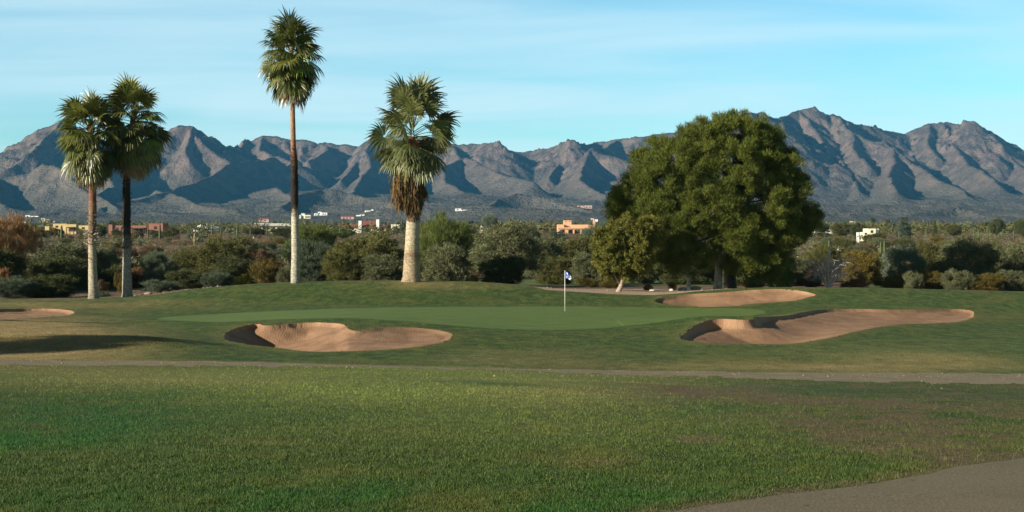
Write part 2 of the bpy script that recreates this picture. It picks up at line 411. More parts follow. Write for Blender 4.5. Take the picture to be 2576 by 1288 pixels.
lush_shade = 1.35 * gauss(120, 1060, 430, 70, -.08) + .85 * gauss(2100, 975, 150, 28) + .5 * gauss(1750, 1010, 200, 22) + .75 * gauss(900, 1285, 1500, 95) + .35 * gauss(2550, 890, 240, 30) + .45 * fringe + .5 * gauss(2200, 890, 230, 14)  # lush patches; the wide bottom term paints the foreground's darkening into the turf
lush_shade = np.clip(lush_shade * (.72 + .9 * n1 + .7 * n2_) + ndr * .25 + 1.2 * gauss(1270, 968 , 120, 3.0, .045), 0, 1)  # the last, narrow term is a thin shadow streak painted as darker grass
light = np.clip(1.2 * gauss(1050, 965, 650, 50) + .7 * gauss(300, 945, 600, 26) + .3 * gauss(1300, 1060, 600, 60), 0, 1) * (YG < 37)  # lit band of the foreground put into the turf colour

# ------------------------------------------------------------------ ground materials
def grass_mat():
    t = NT('grass_turf')
    big = t.noise(.35, 4); mid = t.noise(2.2, 4, .6, stretch=(1, .5, 1)); fine = t.noise(14, 3, .65)
    f = t.math('ADD', t.math('MULTIPLY', mid, .65), t.math('MULTIPLY', fine, .35))
    c = t.ramp(f, [(.38, (.015, .038, .006)), (.5, (.040, .076, .013)), (.62, (.105, .135, .026))])
    c = t.mix(t.math('MULTIPLY', t.rng(big, .48, .72), .7), c, (.125, .118, .030))
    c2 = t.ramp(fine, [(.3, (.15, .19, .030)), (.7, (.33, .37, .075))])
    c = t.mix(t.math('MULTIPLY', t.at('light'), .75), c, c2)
    lu = t.ramp(fine, [(.3, (.006, .055, .008)), (.7, (.022, .120, .018))])
    c = t.mix(t.math('MULTIPLY', t.at('lush_shade'), .8), c, lu)
    dr = t.ramp(f, [(.35, (.17, .125, .045)), (.65, (.36, .27, .11))])
    c = t.mix(t.math('MULTIPLY', t.at('dry'), .95), c, dr)
    so = t.ramp(fine, [(.3, (.055, .040, .022)), (.55, (.125, .092, .036)), (.75, (.20, .155, .075))])
    c = t.mix(t.at('bare'), c, so)
    c = t.mix(t.math('MULTIPLY', t.at('lip'), .45), c, (.16, .14, .045))
    c = t.mix(t.math('MULTIPLY', t.at('thatch'), .40), c, t.ramp(fine, [(.3, (.010, .014, .005)), (.7, (.035, .040, .014))]))
    t.col(c); t.b.inputs['Roughness'].default_value = .9
    t.bump(t.math('ADD', t.noise(26, 4, .7), t.math('MULTIPLY', t.noise(3.5, 4, .65, stretch=(1, .6, 1)), 1.6)), 1.0, .06)
    return t.m
M = {}
M['grass'] = grass_mat()
t = NT('putting_green_turf'); n = t.noise(.8, 4, stretch=(1, 2.2, 1)); n2 = t.noise(25, 3)
c = t.ramp(n, [(.3, (.062, .112, .022)), (.7, (.118, .172, .034))]); c = t.mix(t.rng(t.noise(5, 4, .7), .5, .75), c, (.06, .10, .022)); t.col(c); t.bump(n2, .35, .012); M['green'] = t.m
def sand_mat():
    t = NT('bunker_sand'); n = t.noise(.9, 4); n2 = t.noise(40, 3); w = t.n('ShaderNodeTexWave', wave_type='BANDS', bands_direction='X')
    w.inputs['Scale'].default_value = 3.2; w.inputs['Distortion'].default_value = 9; w.inputs['Detail'].default_value = 3; w.inputs['Detail Scale'].default_value = .7
    t.l(t.tc.outputs['Object'], w.inputs[0])
    c = t.ramp(n, [(.32, (.20, .112, .060)), (.68, (.33, .20, .113))])
    c = t.mix(t.math('MULTIPLY', n2, .35), c, (.23, .135, .08)); t.col(c)
    h = t.math('ADD', t.math('MULTIPLY', w.outputs[0], .15), t.math('MULTIPLY', t.noise(7, 4, .7), .8)); t.bump(h, .6, .045); return t.m
M['sand'] = sand_mat()
t = NT('gravel_soil'); n = t.noise(1.5, 4); v = t.n('ShaderNodeTexVoronoi'); v.inputs['Scale'].default_value = 22; t.l(t.tc.outputs['Object'], v.inputs[0])
c = t.ramp(n, [(.3, (.19, .155, .085)), (.7, (.31, .26, .155))]); c = t.mix(t.math('MULTIPLY', v.outputs['Distance'], .8), c, (.10, .085, .06)); t.col(c); t.bump(v.outputs['Distance'], .8, .04); M['gravel'] = t.m
t = NT('path_paving'); n = t.noise(.9, 4); n2 = t.noise(60, 2); n3 = t.noise(9, 2)
c = t.ramp(n, [(.3, (.098, .080, .044)), (.7, (.148, .122, .070))]); c = t.mix(t.rng(n2, .45, .6), c, (.19, .165, .11)); c = t.mix(t.math('MULTIPLY', t.rng(t.noise(150, 2), .5, .6), .5), c, (.04, .034, .022)); c = t.mix(t.rng(n3, .68, .78), c, (.035, .028, .02)); t.col(c); t.bump(n2, .35, .01); M['pave'] = t.m
t = NT('desert_soil'); n = t.noise(.08, 5, .6); n2 = t.noise(.9, 4, .65); n3 = t.noise(.35, 4, .6)
c = t.ramp(n2, [(.3, (.100, .060, .036)), (.55, (.165, .105, .068)), (.75, (.26, .18, .12))]); c = t.mix(t.rng(n3, .52, .66), c, (.075, .072, .032)); c = t.mix(t.rng(n, .5, .7), c, (.15, .085, .045)); t.col(c); t.bump(n2, 1, .6); M['desert'] = t.m
t = NT('bare_dirt'); n = t.noise(.9, 4); n2 = t.noise(9, 4, .7); c = t.ramp(n, [(.3, (.30, .205, .135)), (.7, (.42, .31, .215))]); c = t.mix(t.rng(n2, .5, .7), c, (.24, .17, .11)); t.col(c); t.bump(n2, .7, .06); M['dirt'] = t.m
t = NT('fairway_turf'); n = t.noise(.4, 4); t.col(t.ramp(n, [(.3, (.050, .085, .020)), (.7, (.10, .14, .035))])); t.bump(t.noise(20, 3), .5, .05); M['fairway'] = t.m

# ------------------------------------------------------------------ split the ground into its surfaces
nr, nc = XG.shape
idx = np.arange(nr * nc).reshape(nr, nc)
quads = np.stack([idx[:-1, :-1], idx[:-1, 1:], idx[1:, 1:], idx[1:, :-1]], -1).reshape(-1, 4)
V = np.stack([XG, YG, ZG], -1).reshape(-1, 3)
zf = zone.ravel()[quads]; sq = SD.ravel()[quads]; rowi = np.arange(len(quads)); fz = np.where((zf == zf[:, :1]).all(1), zf[:, 0], np.sort(zf, 1)[:, 1])
edge = (np.abs(sq) < 1e-6).any(1); pick = np.argmax(np.abs(sq), 1)
fz = np.where(edge & (sq[rowi, pick] > -8), np.where(sq[rowi, pick] > 0, zf[rowi, pick], 0), fz)
thatch = (YG < 37) * (1 - bare) * (1 - .6 * dry) + .15 * ((YG >= 37) & (YG < 91)) * (1 - dry)
ATT = {'thatch': thatch, 'bare': bare, 'dry': dry, 'lush_shade': lush_shade, 'light': light, 'lip': lip}
ZN = {0: ('rough_grass', 'grass'), 1: ('putting_green', 'green'), 2: ('sand_bunker', 'sand'), 3: ('sand_bunker', 'sand'), 4: ('sand_bunker', 'sand'), 5: ('sand_bunker', 'sand'),
      6: ('gravel_path', 'gravel'), 7: ('paved_path', 'pave'), 8: ('desert_ground', 'desert'), 9: ('fairway', 'fairway'), 10: ('dirt_road', 'gravel'), 11: ('bare_dirt', 'dirt')}
for z, (nm, mt) in ZN.items():
    q = quads[fz == z]
    if len(q) == 0: continue
    used, inv = np.unique(q, return_inverse=True)
    me = mesh_np(nm, V[used], inv.reshape(-1, 4))
    if z == 0:
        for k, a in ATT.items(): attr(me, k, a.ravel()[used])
    o = add_obj(nm, me, M[mt]); tag(o, kind='structure')

# ------------------------------------------------------------------ mountains
RID = [
 # skyline
 [(-700,470,5300),(-400,430,5200),(-200,410,5100),(0,388,4900),(50,355,4800),(100,325,4700),(145,303,4680),(190,318,4720),(250,350,4850),(330,365,5000),(400,345,5000),(435,320,4950),(455,316,4900),(487,316,4900),(510,328,4950),(530,348,5050),(552,364,5200),(580,367,5350),(600,371,5500),(625,353,5700),(660,343,5700),(690,340,5700),(703,345,5700),(730,347,5700),(780,351,5700),(800,358,5700),(830,357,5700),(850,364,5700),(880,364,5700),(905,372,5700),(922,350,5700),(938,340,5700),(960,345,5800),(1000,352,5900),(1060,350,5900),(1110,352,5900),(1160,363,5900),(1200,362,5900),(1225,358,5600),(1253,357,5500),(1262,368,5600),(1272,374,5900),(1290,381,5900),(1340,378,5900),(1400,366,5700),(1418,359,5600),(1445,352,5500),(1452,361,5500),(1475,364,5600),(1500,357,5900),(1560,349,5800),(1600,344,5700),(1680,331,5700),(1720,326,5700),(1800,310,5300),(1850,292,5000),(1885,281,4950),(1915,283,5000),(1925,292,5100),(1950,298,5300),(1980,287,5500),(2000,278,5600),(2030,270,5600),(2046,270,5600),(2060,281,5600),(2085,291,5600),(2100,286,5600),(2116,290,5600),(2130,300,5600),(2160,312,5700),(2190,318,5700),(2230,328,5800),(2275,335,5900),(2310,322,5900),(2340,311,5900),(2372,308,5900),(2400,313,5900),(2422,311,5700),(2440,303,5550),(2455,303,5500),(2475,318,5550),(2500,335,5700),(2530,361,5900),(2560,378,5900),(2600,390,5900),(2700,420,6000),(2900,450,6000),(3300,480,6000)],
 # left: near knob hill and its arms
 [(-300,500,4000),(-100,470,4000),(0,447,4000),(40,440,4000),(75,430,4000),(104,409,4000),(135,412,3980),(160,430,3900),(200,470,3800),(250,500,3650),(300,525,3500)],
 [(145,303,4680),(120,340,4550),(80,380,4400),(30,420,4300),(-40,450,4200)],
 [(190,318,4720),(235,365,4550),(260,415,4400),(290,470,4100)],
 [(0,447,4000),(-20,490,3700),(20,520,3400)],
 # second peak and its spur
 [(475,316,4900),(500,350,4800),(540,385,4720),(588,408,4650),(565,420,4550),(534,440,4400),(490,458,4250),(445,474,4100),(400,492,3950),(346,506,3800),(252,528,3500)],
 [(588,408,4650),(640,405,4800),(690,395,5000)],
 [(400,478,4150),(460,500,3800),(520,520,3500),(600,530,3300)],
 [(487,316,4900),(470,370,4720),(480,405,4620)],
 [(660,343,5700),(650,375,5400),(680,388,5300),(720,400,5150),(745,405,5000)],
 [(800,358,5700),(830,375,5500),(800,395,5350),(770,405,5250)],
 [(905,372,5700),(905,400,5400),(880,425,5150),(860,455,4900)],
 [(938,340,5700),(925,380,5400),(930,420,5100),(900,465,4700),(880,500,4300),(940,520,3900)],
 [(640,480,4400),(690,470,4400),(740,500,4100)],
 # low knoll in front
 [(700,520,3500),(757,490,3700),(800,474,3800),(830,472,3800),(880,485,3800),(930,500,3700),(1010,515,3600)],
 # centre
 [(1000,352,5900),(1030,390,5500),(1060,430,5100),(1050,480,4500),(1080,520,3900)],
 [(1110,352,5900),(1140,375,5600),(1165,398,5300),(1190,398,5200),(1215,415,5050),(1250,432,4900),(1300,446,4750),(1345,455,4600)],
 [(1165,398,5300),(1110,420,5000),(1130,460,4600),(1170,490,4300)],
 [(1253,357,5900),(1200,385,5700),(1150,400,5500)],
 [(1215,550,3400),(1240,520,3600),(1262,500,3700),(1300,489,3750),(1345,489,3750),(1390,500,3700),(1440,520,3600),(1500,545,3400)],
 [(1445,352,5900),(1440,385,5700),(1400,410,5400),(1380,450,5000)],
 [(1560,349,5800),(1530,370,5500),(1490,372,5350),(1505,385,5200),(1540,392,5150),(1575,402,5100),(1620,420,5050)],
 [(1490,372,5350),(1470,410,5000),(1460,450,4700),(1500,480,4400),(1560,510,4000),(1640,530,3600)],
 [(1600,500,4100),(1700,480,4300),(1760,500,4000)],
 # right massif
 [(1885,281,4950),(1905,330,4750),(1915,390,4500),(1900,450,4300),(1930,500,4000)],
 [(2000,278,5600),(2035,300,5450),(2060,330,5300),(2068,360,5200),(2080,390,5000),(2110,420,4800),(2150,450,4600),(2160,480,4300)],
 [(2100,288,5600),(2125,320,5400),(2160,345,5300),(2200,362,5200),(2245,372,5100),(2280,395,4900),(2320,425,4700),(2350,445,4500),(2420,480,4300),(2440,500,4000)],
 [(2245,372,5100),(2250,400,4800),(2235,440,4500),(2250,480,4000)],
 [(2130,310,5500),(2150,370,5100),(2180,410,4800)],
 [(2372,308,5900),(2385,340,5600),(2400,365,5400),(2410,390,5200),(2440,415,5000),(2470,430,4800),(2520,470,4400)],
 [(2422,311,5900),(2440,345,5600),(2475,370,5400),(2500,390,5200)],
 [(2500,335,5900),(2520,380,5500),(2560,410,5200),(2600,440,4800)],
 [(2340,311,5900),(2330,350,5600),(2350,390,5300)],
 # low dark hill in front on the right
 [(2230,568,2800),(2300,548,2950),(2360,528,3050),(2407,521,3100),(2450,530,3050),(2500,552,2900),(2530,566,2800)],
 [(2060,560,2900),(2110,545,3000),(2150,558,2900)],
 [(60,555,3000),(150,540,3200),(240,552,3000)],
]
mc = np.concatenate([np.arange(-1500, -420, 30), np.arange(-420, 3000, 3.3), np.arange(3000, 4200, 30)])
mr = np.concatenate([np.geomspace(2450, 3400, 60)[:-1], np.arange(3400, 5950, 8.5), np.arange(5950, 7300, 60)])
PM, YM = np.meshgrid(mc, mr)
XM = ((PM - CX) / F * YM).astype(np.float32); YM = YM.astype(np.float32)
wx = XM + 16 * fbm(XM / 240, YM / 240, 3, 11) ; wy = YM + 45 * fbm(XM / 300, YM / 300, 3, 15)
fan = base_z(PM, YM).astype(np.float32) + 34 * fbm(XM / 420, YM / 300, 5, 5, .55) * smst(YM, 2500, 3300)
acc = np.zeros_like(XM); dmin = np.full_like(XM, 1e9)
H = np.full_like(XM, -1e3)
for ri, R in enumerate(RID):
    best = np.full_like(XM, -1e4); bt = np.zeros_like(XM); bd = np.full_like(XM, 1e9); L0 = 0.0
    P3 = [W(a, b, c) for a, b, c in R]
    for (ax, ay, az), (bx, by, bz) in zip(P3[:-1], P3[1:]):
        ex, ey = bx - ax, by - ay; L = math.hypot(ex, ey)
        t = np.clip(((wx - ax) * ex + (wy - ay) * ey) / (L * L), 0, 1)
        d = np.hypot(wx - ax - t * ex, wy - ay - t * ey)
        hgt = az + t * (bz - az)
        h = hgt - .34 * d - 118 * (1 - np.exp(-d / 190))
        m = h > best
        best = np.where(m, h, best); bt = np.where(m, L0 + t * L, bt); bd = np.where(m, d, bd); L0 += L
    gl = ridged(bt / 95 + ri * 7.3, bd / 900 + .15 * fbm(XM / 200, YM / 200, 2, 30), 2, 31 + ri % 5)
    best = best + (gl - .9) * 30 * smst(bd, 10, 260)
    m = best > H
    dmin = np.where(m, bd, dmin)
    H = np.where(m, best, np.maximum(H, best))
rel = np.clip((H - fan) / 120, 0, 1)
rg = ridged(XM / 330, YM / 330, 5, 61) - .8
Hn = H + rg * 34 * smst(dmin, 15, 300) * rel + 5.5 * fbm(XM / 55, YM / 55, 3, 66) * (.25 + rel) + 15 * (ridged(XM / 120, YM / 120, 3, 68) - .7) * rel * smst(dmin, 5, 80)
crag = smst(fbm(XM / 150, YM / 150, 3, 71), .05, .4) * smst(H, 200, 330)
Hn += crag * 13 * np.abs(fbm(XM / 34, YM / 34, 3, 73)) * 2
k = 14.0
mx_ = np.maximum(Hn, fan)
ZM = mx_ + k * np.log(np.exp((Hn - mx_) / k) + np.exp((fan - mx_) / k))
ZM = np.where(YM < 2520, base_z(PM, YM) - .5, ZM)
nr, nc = XM.shape; idx = np.arange(nr * nc).reshape(nr, nc)
quads = np.stack([idx[:-1, :-1], idx[:-1, 1:], idx[1:, 1:], idx[1:, :-1]], -1).reshape(-1, 4)
me = mesh_np('mountains', np.stack([XM, YM, ZM], -1).reshape(-1, 3), quads)
attr(me, 'crag', (crag * smst(dmin, 200, 0)).ravel())
t = NT('mountain_rock')
n1m = t.noise(.006, 5, .6); n2m = t.noise(.085, 3, .75); n3m = t.noise(.02, 4, .65)
g = t.n('ShaderNodeNewGeometry'); sp = t.n('ShaderNodeSeparateXYZ'); t.l(g.outputs['Normal'], sp.inputs[0])
ps = t.n('ShaderNodeSeparateXYZ'); t.l(g.outputs['Position'], ps.inputs[0])
c = t.ramp(n3m, [(.3, (.062, .047, .045)), (.7, (.130, .103, .096))])
sh = t.rng(n2m, .47, .55)
low = t.rng(ps.outputs[2], 260, 40)
c = t.mix(t.math('MULTIPLY', sh, t.math('ADD', .50, t.math('MULTIPLY', low, .15))), c, (.030, .040, .026))
steep = t.rng(sp.outputs[2], .80, .62)
c = t.mix(t.math('MULTIPLY', steep, .7), c, (.19, .135, .112))
c = t.mix(t.math('MULTIPLY', t.rng(n1m, .50, .66), .35), c, (.085, .088, .058))
c = t.mix(t.math('MULTIPLY', low, .55), c, t.ramp(n2m, [(.42, (.060, .068, .042)), (.58, (.155, .138, .105))]))
t.col(c); t.b.inputs['Specular IOR Level'].default_value = 0
t.bump(t.math('ADD', n2m, t.math('MULTIPLY', n3m, 1.0)), .9, 12)
tag(add_obj('mountains', me, t.m), kind='structure')
def mount_z(px, Y):
    c = int(np.argmin(np.abs(mc - px))); r = int(np.argmin(np.abs(mr - Y))); return float(ZM[r, c])

# ------------------------------------------------------------------ fan palms
def frond_mat(name, lo, hi, tip, rough=.38, spec=.5, trans=.18):
    t = NT(name); n = t.noise(2.5, 3); rnd = t.n('ShaderNodeObjectInfo').outputs['Random']
    f = t.math('ADD', t.math('MULTIPLY', n, .8), t.math('MULTIPLY', rnd, .3))
    c = t.ramp(f, [(.35, lo), (.75, hi)])
    c = t.mix(t.math('MULTIPLY', t.at('tipness'), .55), c, tip); t.col(c)
    t.b.inputs['Roughness'].default_value = rough; t.b.inputs['Specular IOR Level'].default_value = spec
    tr = t.n('ShaderNodeBsdfTranslucent'); t.l(c, tr.inputs[0]); mx = t.n('ShaderNodeMixShader'); mx.inputs[0].default_value = trans
    t.l(t.b.outputs[0], mx.inputs[1]); t.l(tr.outputs[0], mx.inputs[2]); t.l(mx.outputs[0], t.out.inputs[0]); return t.m
M['frond'] = frond_mat('palm_frond', (.022, .034, .005), (.130, .142, .019), (.20, .19, .07))
M['frond_grey'] = frond_mat('palm_frond_grey', (.038, .054, .013), (.140, .155, .042), (.24, .23, .12), .45, .4)
M['frond_bright'] = frond_mat('palm_frond_young', (.10, .15, .02), (.20, .26, .05), (.2, .22, .06))
M['frond_dead'] = frond_mat('palm_frond_dead', (.11, .066, .032), (.33, .22, .11), (.38, .29, .17), .7, .2, .1)
M['frond_black'] = frond_mat('palm_frond_charred', (.028, .017, .009), (.15, .085, .035), (.26, .18, .07), .8, .1, .05)
M['stalk'] = simple('palm_stalk_yellow', (.34, .28, .075), .3, 4, .6)
M['stalk_red'] = simple('palm_stalk_rust', (.30, .10, .035), .35, 6, .7)
M['boot'] = simple('palm_boot_fibre', (.34, .28, .21), .5, 9, .9)
M['char'] = simple('palm_charred_bark', (.022, .016, .012), .6, 9, .95, .4)

def nrm(v): return v / (np.linalg.norm(v) + 1e-9)
def make_frond(o, az, th, Lp, R, rng, g1=.5, g2=1.0, nseg=26, spread=1.95, seg_split=.45, bd=1.0):
    tw = rng.normal(0, .55); bend = rng.uniform(.15, .6) * bd
    d = np.array([math.sin(th) * math.cos(az), math.sin(th) * math.sin(az), math.cos(th)])
    p = np.array(o, float); pts = [p.copy()]; n = 6
    for i in range(n):
        d = nrm(d + np.array([0, 0, -g1 * (1.0 / n) * (math.sin(th) + .15)])); p = p + d * Lp / n; pts.append(p.copy())
    V, Fc, T = [], [], []
    v, f = tube_vf(pts, np.linspace(.032, .014, len(pts)), 4, False)
    V += list(v); Fc += f; T += [.35] * len(v)
    e1 = nrm(d + np.array([0, 0, -bend * math.sin(min(th, 2.2))])); e2 = np.cross(e1, [0, 0, 1.]);
    if np.linalg.norm(e2) < .1: e2 = np.array([math.sin(az), -math.cos(az), 0])
    e2 = nrm(nrm(e2) + rng.normal(0, .22, 3)); e2 = nrm(e2 - e1 * e2.dot(e1)); e3 = np.cross(e2, e1); e2 = math.cos(tw) * e2 + math.sin(tw) * e3; e3 = np.cross(e2, e1)
    if e3[2] < 0 and th < 2.2: e3 = -e3
    fold = rng.uniform(.1, .45)
    st = [0.04, .3, .55, .78, 1.0]
    for k in range(nseg):
        ph = (-spread + 2 * spread * k / (nseg - 1)) * rng.uniform(.97, 1.03)
        Rk = R * (.70 + .30 * math.cos(ph * .8)) * rng.uniform(.88, 1.08)
        dr = nrm(math.cos(ph) * e1 + math.sin(ph) * e2 - fold * abs(math.sin(ph * .7)) * e3)
        wd = nrm(-math.sin(ph) * e1 + math.cos(ph) * e2)
        q = pts[-1] + dr * .02; prev = 0; b = len(V)
        dph = 2 * spread / (nseg - 1); sg = 1 if k % 2 else -1
        droop = g2 * rng.uniform(.6, 1.4)
        for s in st:
            q = q + dr * (s - prev) * Rk
            if s > seg_split: dr = nrm(dr + np.array([0, 0, -droop * (s - prev) * 1.6]) + rng.normal(0, .05, 3))
            r = s * Rk
            w = dph * r * .56 if s <= .56 else dph * .56 * Rk * .56 * max(.12, (1 - s) / .44 * .95)
            prev = s
            V.append(q - wd * w - e3 * sg * .22 * w); V.append(q + wd * w + e3 * sg * .22 * w)
            T += [max(0, s - .45) * 1.6] * 2
        for i in range(len(st) - 1):
            a = b + 2 * i; Fc.append((a, a + 1, a + 3, a + 2))
    return V, Fc, T
def mesh_vf(name, V, Fc, T=None, smooth=False):
    me = bpy.data.meshes.new(name); me.from_pydata([tuple(map(float, v)) for v in V], [], [tuple(map(int, f)) for f in Fc])
    if smooth: me.polygons.foreach_set('use_smooth', np.full(len(Fc), True))
    if T is not None: attr(me, 'tipness', T)
    me.update(); return me

def trunk_mat(name, stops, rough_b=.6):
    """stops: (height fraction, colour) up the trunk"""
    t = NT(name); s = t.n('ShaderNodeSeparateXYZ'); t.l(t.tc.outputs['Generated'], s.inputs[0])
    n = t.noise(1.6, 4, .6); n2 = t.noise(9, 4, .7); ring = t.noise(5, 3, .6, stretch=(.3, .3, 4))
    z = t.math('ADD', s.outputs[2], t.math('MULTIPLY', t.math('SUBTRACT', n, .5), .16))
    c = t.ramp(z, stops); v = t.ramp(n2, [(.38, .45), (.6, 1.2)])
    c = t.mix(.8, c, v, 'MULTIPLY'); v2 = t.ramp(ring, [(.35, .7), (.65, 1.15)]); c = t.mix(.6, c, v2, 'MULTIPLY')
    t.col(c); t.b.inputs['Roughness'].default_value = .9; t.bump(t.math('ADD', ring, n2), rough_b, .05); return t.m

def palm(name, label, px, py, Y, line, fr, nfr, seed, mats, trunk_m, attach, reach, stubs=(), group=None, pet=1.0, R=1.05, ndead=0, spreadz=1.0, crown_px=None, maxth=148):
    rng = np.random.default_rng(seed); s = Y / F
    zg = ground(WX(px, Y), Y) - .12
    root = empty(name, (WX(px, Y), Y, zg)); tag(root, label, 'palm tree', group)
    def L(ppx, ppy): return np.array([(ppx - px) * s, 0, WZ(ppy, Y) - zg])
    pts = []; rad = []
    pyl = [q[1] for q in line]; dense = np.linspace(pyl[0], pyl[-1], 70)
    for q in dense:
        pts.append(L(np.interp(-q, [-a for a in pyl], [a[0] for a in line]), q)); rad.append(np.interp(-q, [-a for a in pyl], [a[2] for a in line]) * s)
    pts[0][2] = 0
    v, f = tube_vf(pts, rad, 20, True, .035, rng)
    TV, TF, TM = list(v), list(f), [0] * len(f)
    cx, ctop, clow = crown_px[0], attach[0], attach[1]
    mlist = [trunk_m]
    for (p0, p1, m, n, ln, out) in stubs:
        V, Fc = [], []
        for i in range(n):
            q = rng.uniform(min(p0, p1), max(p0, p1)); a = rng.uniform(0, 2 * math.pi)
            c = L(np.interp(-q, [-x for x in pyl], [x[0] for x in line]), q); r = np.interp(-q, [-x for x in pyl], [x[2] for x in line]) * s
            rd = np.array([math.cos(a), math.sin(a), 0]); tg = np.array([-math.sin(a), math.cos(a), 0])
            l = ln * rng.uniform(.6, 1.4); w = .035 * rng.uniform(.7, 1.6) * (1 + ln * 2)
            up = nrm(rd * out * rng.uniform(.5, 1.5) + np.array([0, 0, 1.]) * rng.uniform(.2, 1) + tg * rng.normal(0, .3)); o = c + rd * (r - .01)
            b = len(V); V += [o - tg * w, o + tg * w, o + up * l + tg * w * .5 + rd * .02, o + up * l - tg * w * .5 + rd * .02, o + up * l * .5 + rd * .05 * (1 + out), o + rd * .03 + np.array([0, 0, -.02])]
            Fc += [(b, b + 1, b + 4), (b + 1, b + 2, b + 4), (b + 2, b + 3, b + 4), (b + 3, b, b + 4), (b, b + 5, b + 1)]
        if m == 'boot':
            for i in range(n): add_obj('leaf_base', mesh_vf('leaf_base', V[i * 6:i * 6 + 6], [tuple(x - i * 6 for x in q) for q in Fc[i * 5:i * 5 + 5]]), M[m], root)
        else:      # bark texture: belongs to the trunk
            if M[m] not in mlist: mlist.append(M[m])
            b = len(TV); TV += V; TF += [tuple(x + b for x in q) for q in Fc]; TM += [mlist.index(M[m])] * len(Fc)
    me = mesh_vf('trunk', TV, TF, None, True); tro = add_obj('trunk', me, trunk_m, root)
    for m_ in mlist[1:]: me.materials.append(m_)
    me.polygons.foreach_set('material_index', np.array(TM, dtype=np.int32))
    for i in range(nfr):
        u = (i + .5) / nfr; th = math.radians(6 + maxth * u ** .9) + (.75 if maxth < 140 and i % 6 == 0 and i > 20 else 0) + rng.normal(0, .09)
        az = i * 2.39996 + rng.normal(0, .2)
        q = ctop + (clow - ctop) * u ** 1.1
        o = L(cx + rng.normal(0, 2), q) + np.array([math.cos(az), math.sin(az), 0]) * .06
        k = rng.uniform(.82, 1.1); kp = rng.uniform(.3, 1.08) if rng.random() < .45 else 1.0
        lp = pet * k * kp * (1 - .35 * max(0, u - .6) / .4)
        V, Fc, T = make_frond(o, az, th, lp, R * k * rng.uniform(.9, 1.1), rng, g1=.5 * spreadz, g2=(.9 + .8 * u) * (1 if maxth > 140 else .75), nseg=26, bd=1 if maxth > 140 else .4)
        m = mats[0]
        if rng.random() < .07 and .15 < u < .7: m = 'frond_bright'
        if i >= nfr - ndead: m = 'frond_dead'
        add_obj('frond', mesh_vf('frond', V, Fc, T), M[m], root)
    return root, L, s

pale = (.40, .37, .27); rust = (.20, .090, .045); tan = (.29, .19, .11); blk = (.022, .017, .013); grey = (.35, .325, .255)
tm = trunk_mat('tall_palm_bark', [(0, grey), (.285, (.44, .39, .30)), (.30, (.20, .14, .09)), (.33, blk), (.48, (.03, .022, .016)), (.54, rust), (.62, (.33, .18, .09)), (.72, tan), (1, (.34, .22, .12))])
palm('fan_palm', 'tallest slender fan palm with black-scorched middle trunk on the green mound', 743, 711, 89.5,
     [(743, 713, 12), (743.5, 640, 10.2), (742, 545, 9.2), (741.5, 538, 8.2), (741, 470, 9.0), (740, 400, 8.6), (738, 372, 6.6), (736, 270, 6.0), (733, 100, 5.0)],
     None, 88, 11, ['frond'], tm, (122, 198), 88, [(545, 372, 'char', 420, .045, .5)], 'tall fan palms', 1.25, 1.3, 12, crown_px=(734,))
tm = trunk_mat('ragged_palm_bark', [(0, (.17, .14, .11)), (.05, (.34, .30, .22)), (.30, (.36, .30, .215)), (.37, (.16, .11, .08)), (.42, (.17, .115, .075)), (.52, (.20, .12, .075)), (.60, (.17, .075, .045)), (1, (.16, .075, .045))])
palm('fan_palm', 'left palm of the pair, grey trunk ringed by a ragged collar of leaf bases', 235, 757, 91.5,
     [(235, 759, 15), (235, 740, 12.5), (233, 680, 10.5), (232, 625, 9.5), (232, 600, 10.5), (233, 540, 9.5), (233, 470, 9.0), (230, 400, 7.5), (228, 300, 6)],
     None, 88, 23, ['frond'], tm, (318, 402), 92, [(618, 585, 'boot', 46, .30, 1.3), (590, 540, 'boot', 34, .12, .8), (655, 612, 'stalk_red', 14, .1, .4), (540, 470, 'stalk_red', 90, .05, .5)], 'tall fan palms', 1.35, 1.38, 8, crown_px=(228,))
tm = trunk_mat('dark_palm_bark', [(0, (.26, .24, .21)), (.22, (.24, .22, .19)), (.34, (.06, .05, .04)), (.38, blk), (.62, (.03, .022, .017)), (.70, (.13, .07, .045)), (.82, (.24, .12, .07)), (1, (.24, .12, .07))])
palm('fan_palm', 'right palm of the pair, dark scorched trunk shaded by its neighbour', 320, 753, 93.0,
     [(320, 755, 16), (320, 738, 12.8), (319, 680, 11), (319, 620, 10), (318, 560, 10.5), (318, 480, 9.5), (319, 430, 8.8), (330, 340, 7), (338, 270, 6)],
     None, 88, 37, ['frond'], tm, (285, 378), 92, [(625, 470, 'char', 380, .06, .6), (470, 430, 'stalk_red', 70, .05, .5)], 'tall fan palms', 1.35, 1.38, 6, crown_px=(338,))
tm = trunk_mat('stout_palm_bark', [(0, (.26, .19, .12)), (.08, (.36, .28, .18)), (.15, (.34, .26, .17)), (.20, (.22, .15, .09)), (.24, (.38, .31, .20)), (.42, (.44, .38, .27)), (.44, (.12, .08, .05)), (.9, (.08, .05, .03)), (1, (.25, .10, .05))])
root, L, s = palm('fan_palm', 'stout fan palm with thick pale trunk and hanging dead flower stalks', 1034, 709, 89.5,
     [(1034, 712, 27), (1035, 698, 22), (1036, 650, 20), (1037, 600, 17.5), (1040, 545, 16.5), (1040, 520, 17), (1038, 420, 14), (1035, 345, 9)],
     None, 66, 53, ['frond_grey'], tm, (312, 385), 116, [(560, 500, 'frond_black', 60, .25, .35)], 'tall fan palms', 1.85, 1.5, 0, .5, crown_px=(1037,), maxth=118)
rng = np.random.default_rng(5)
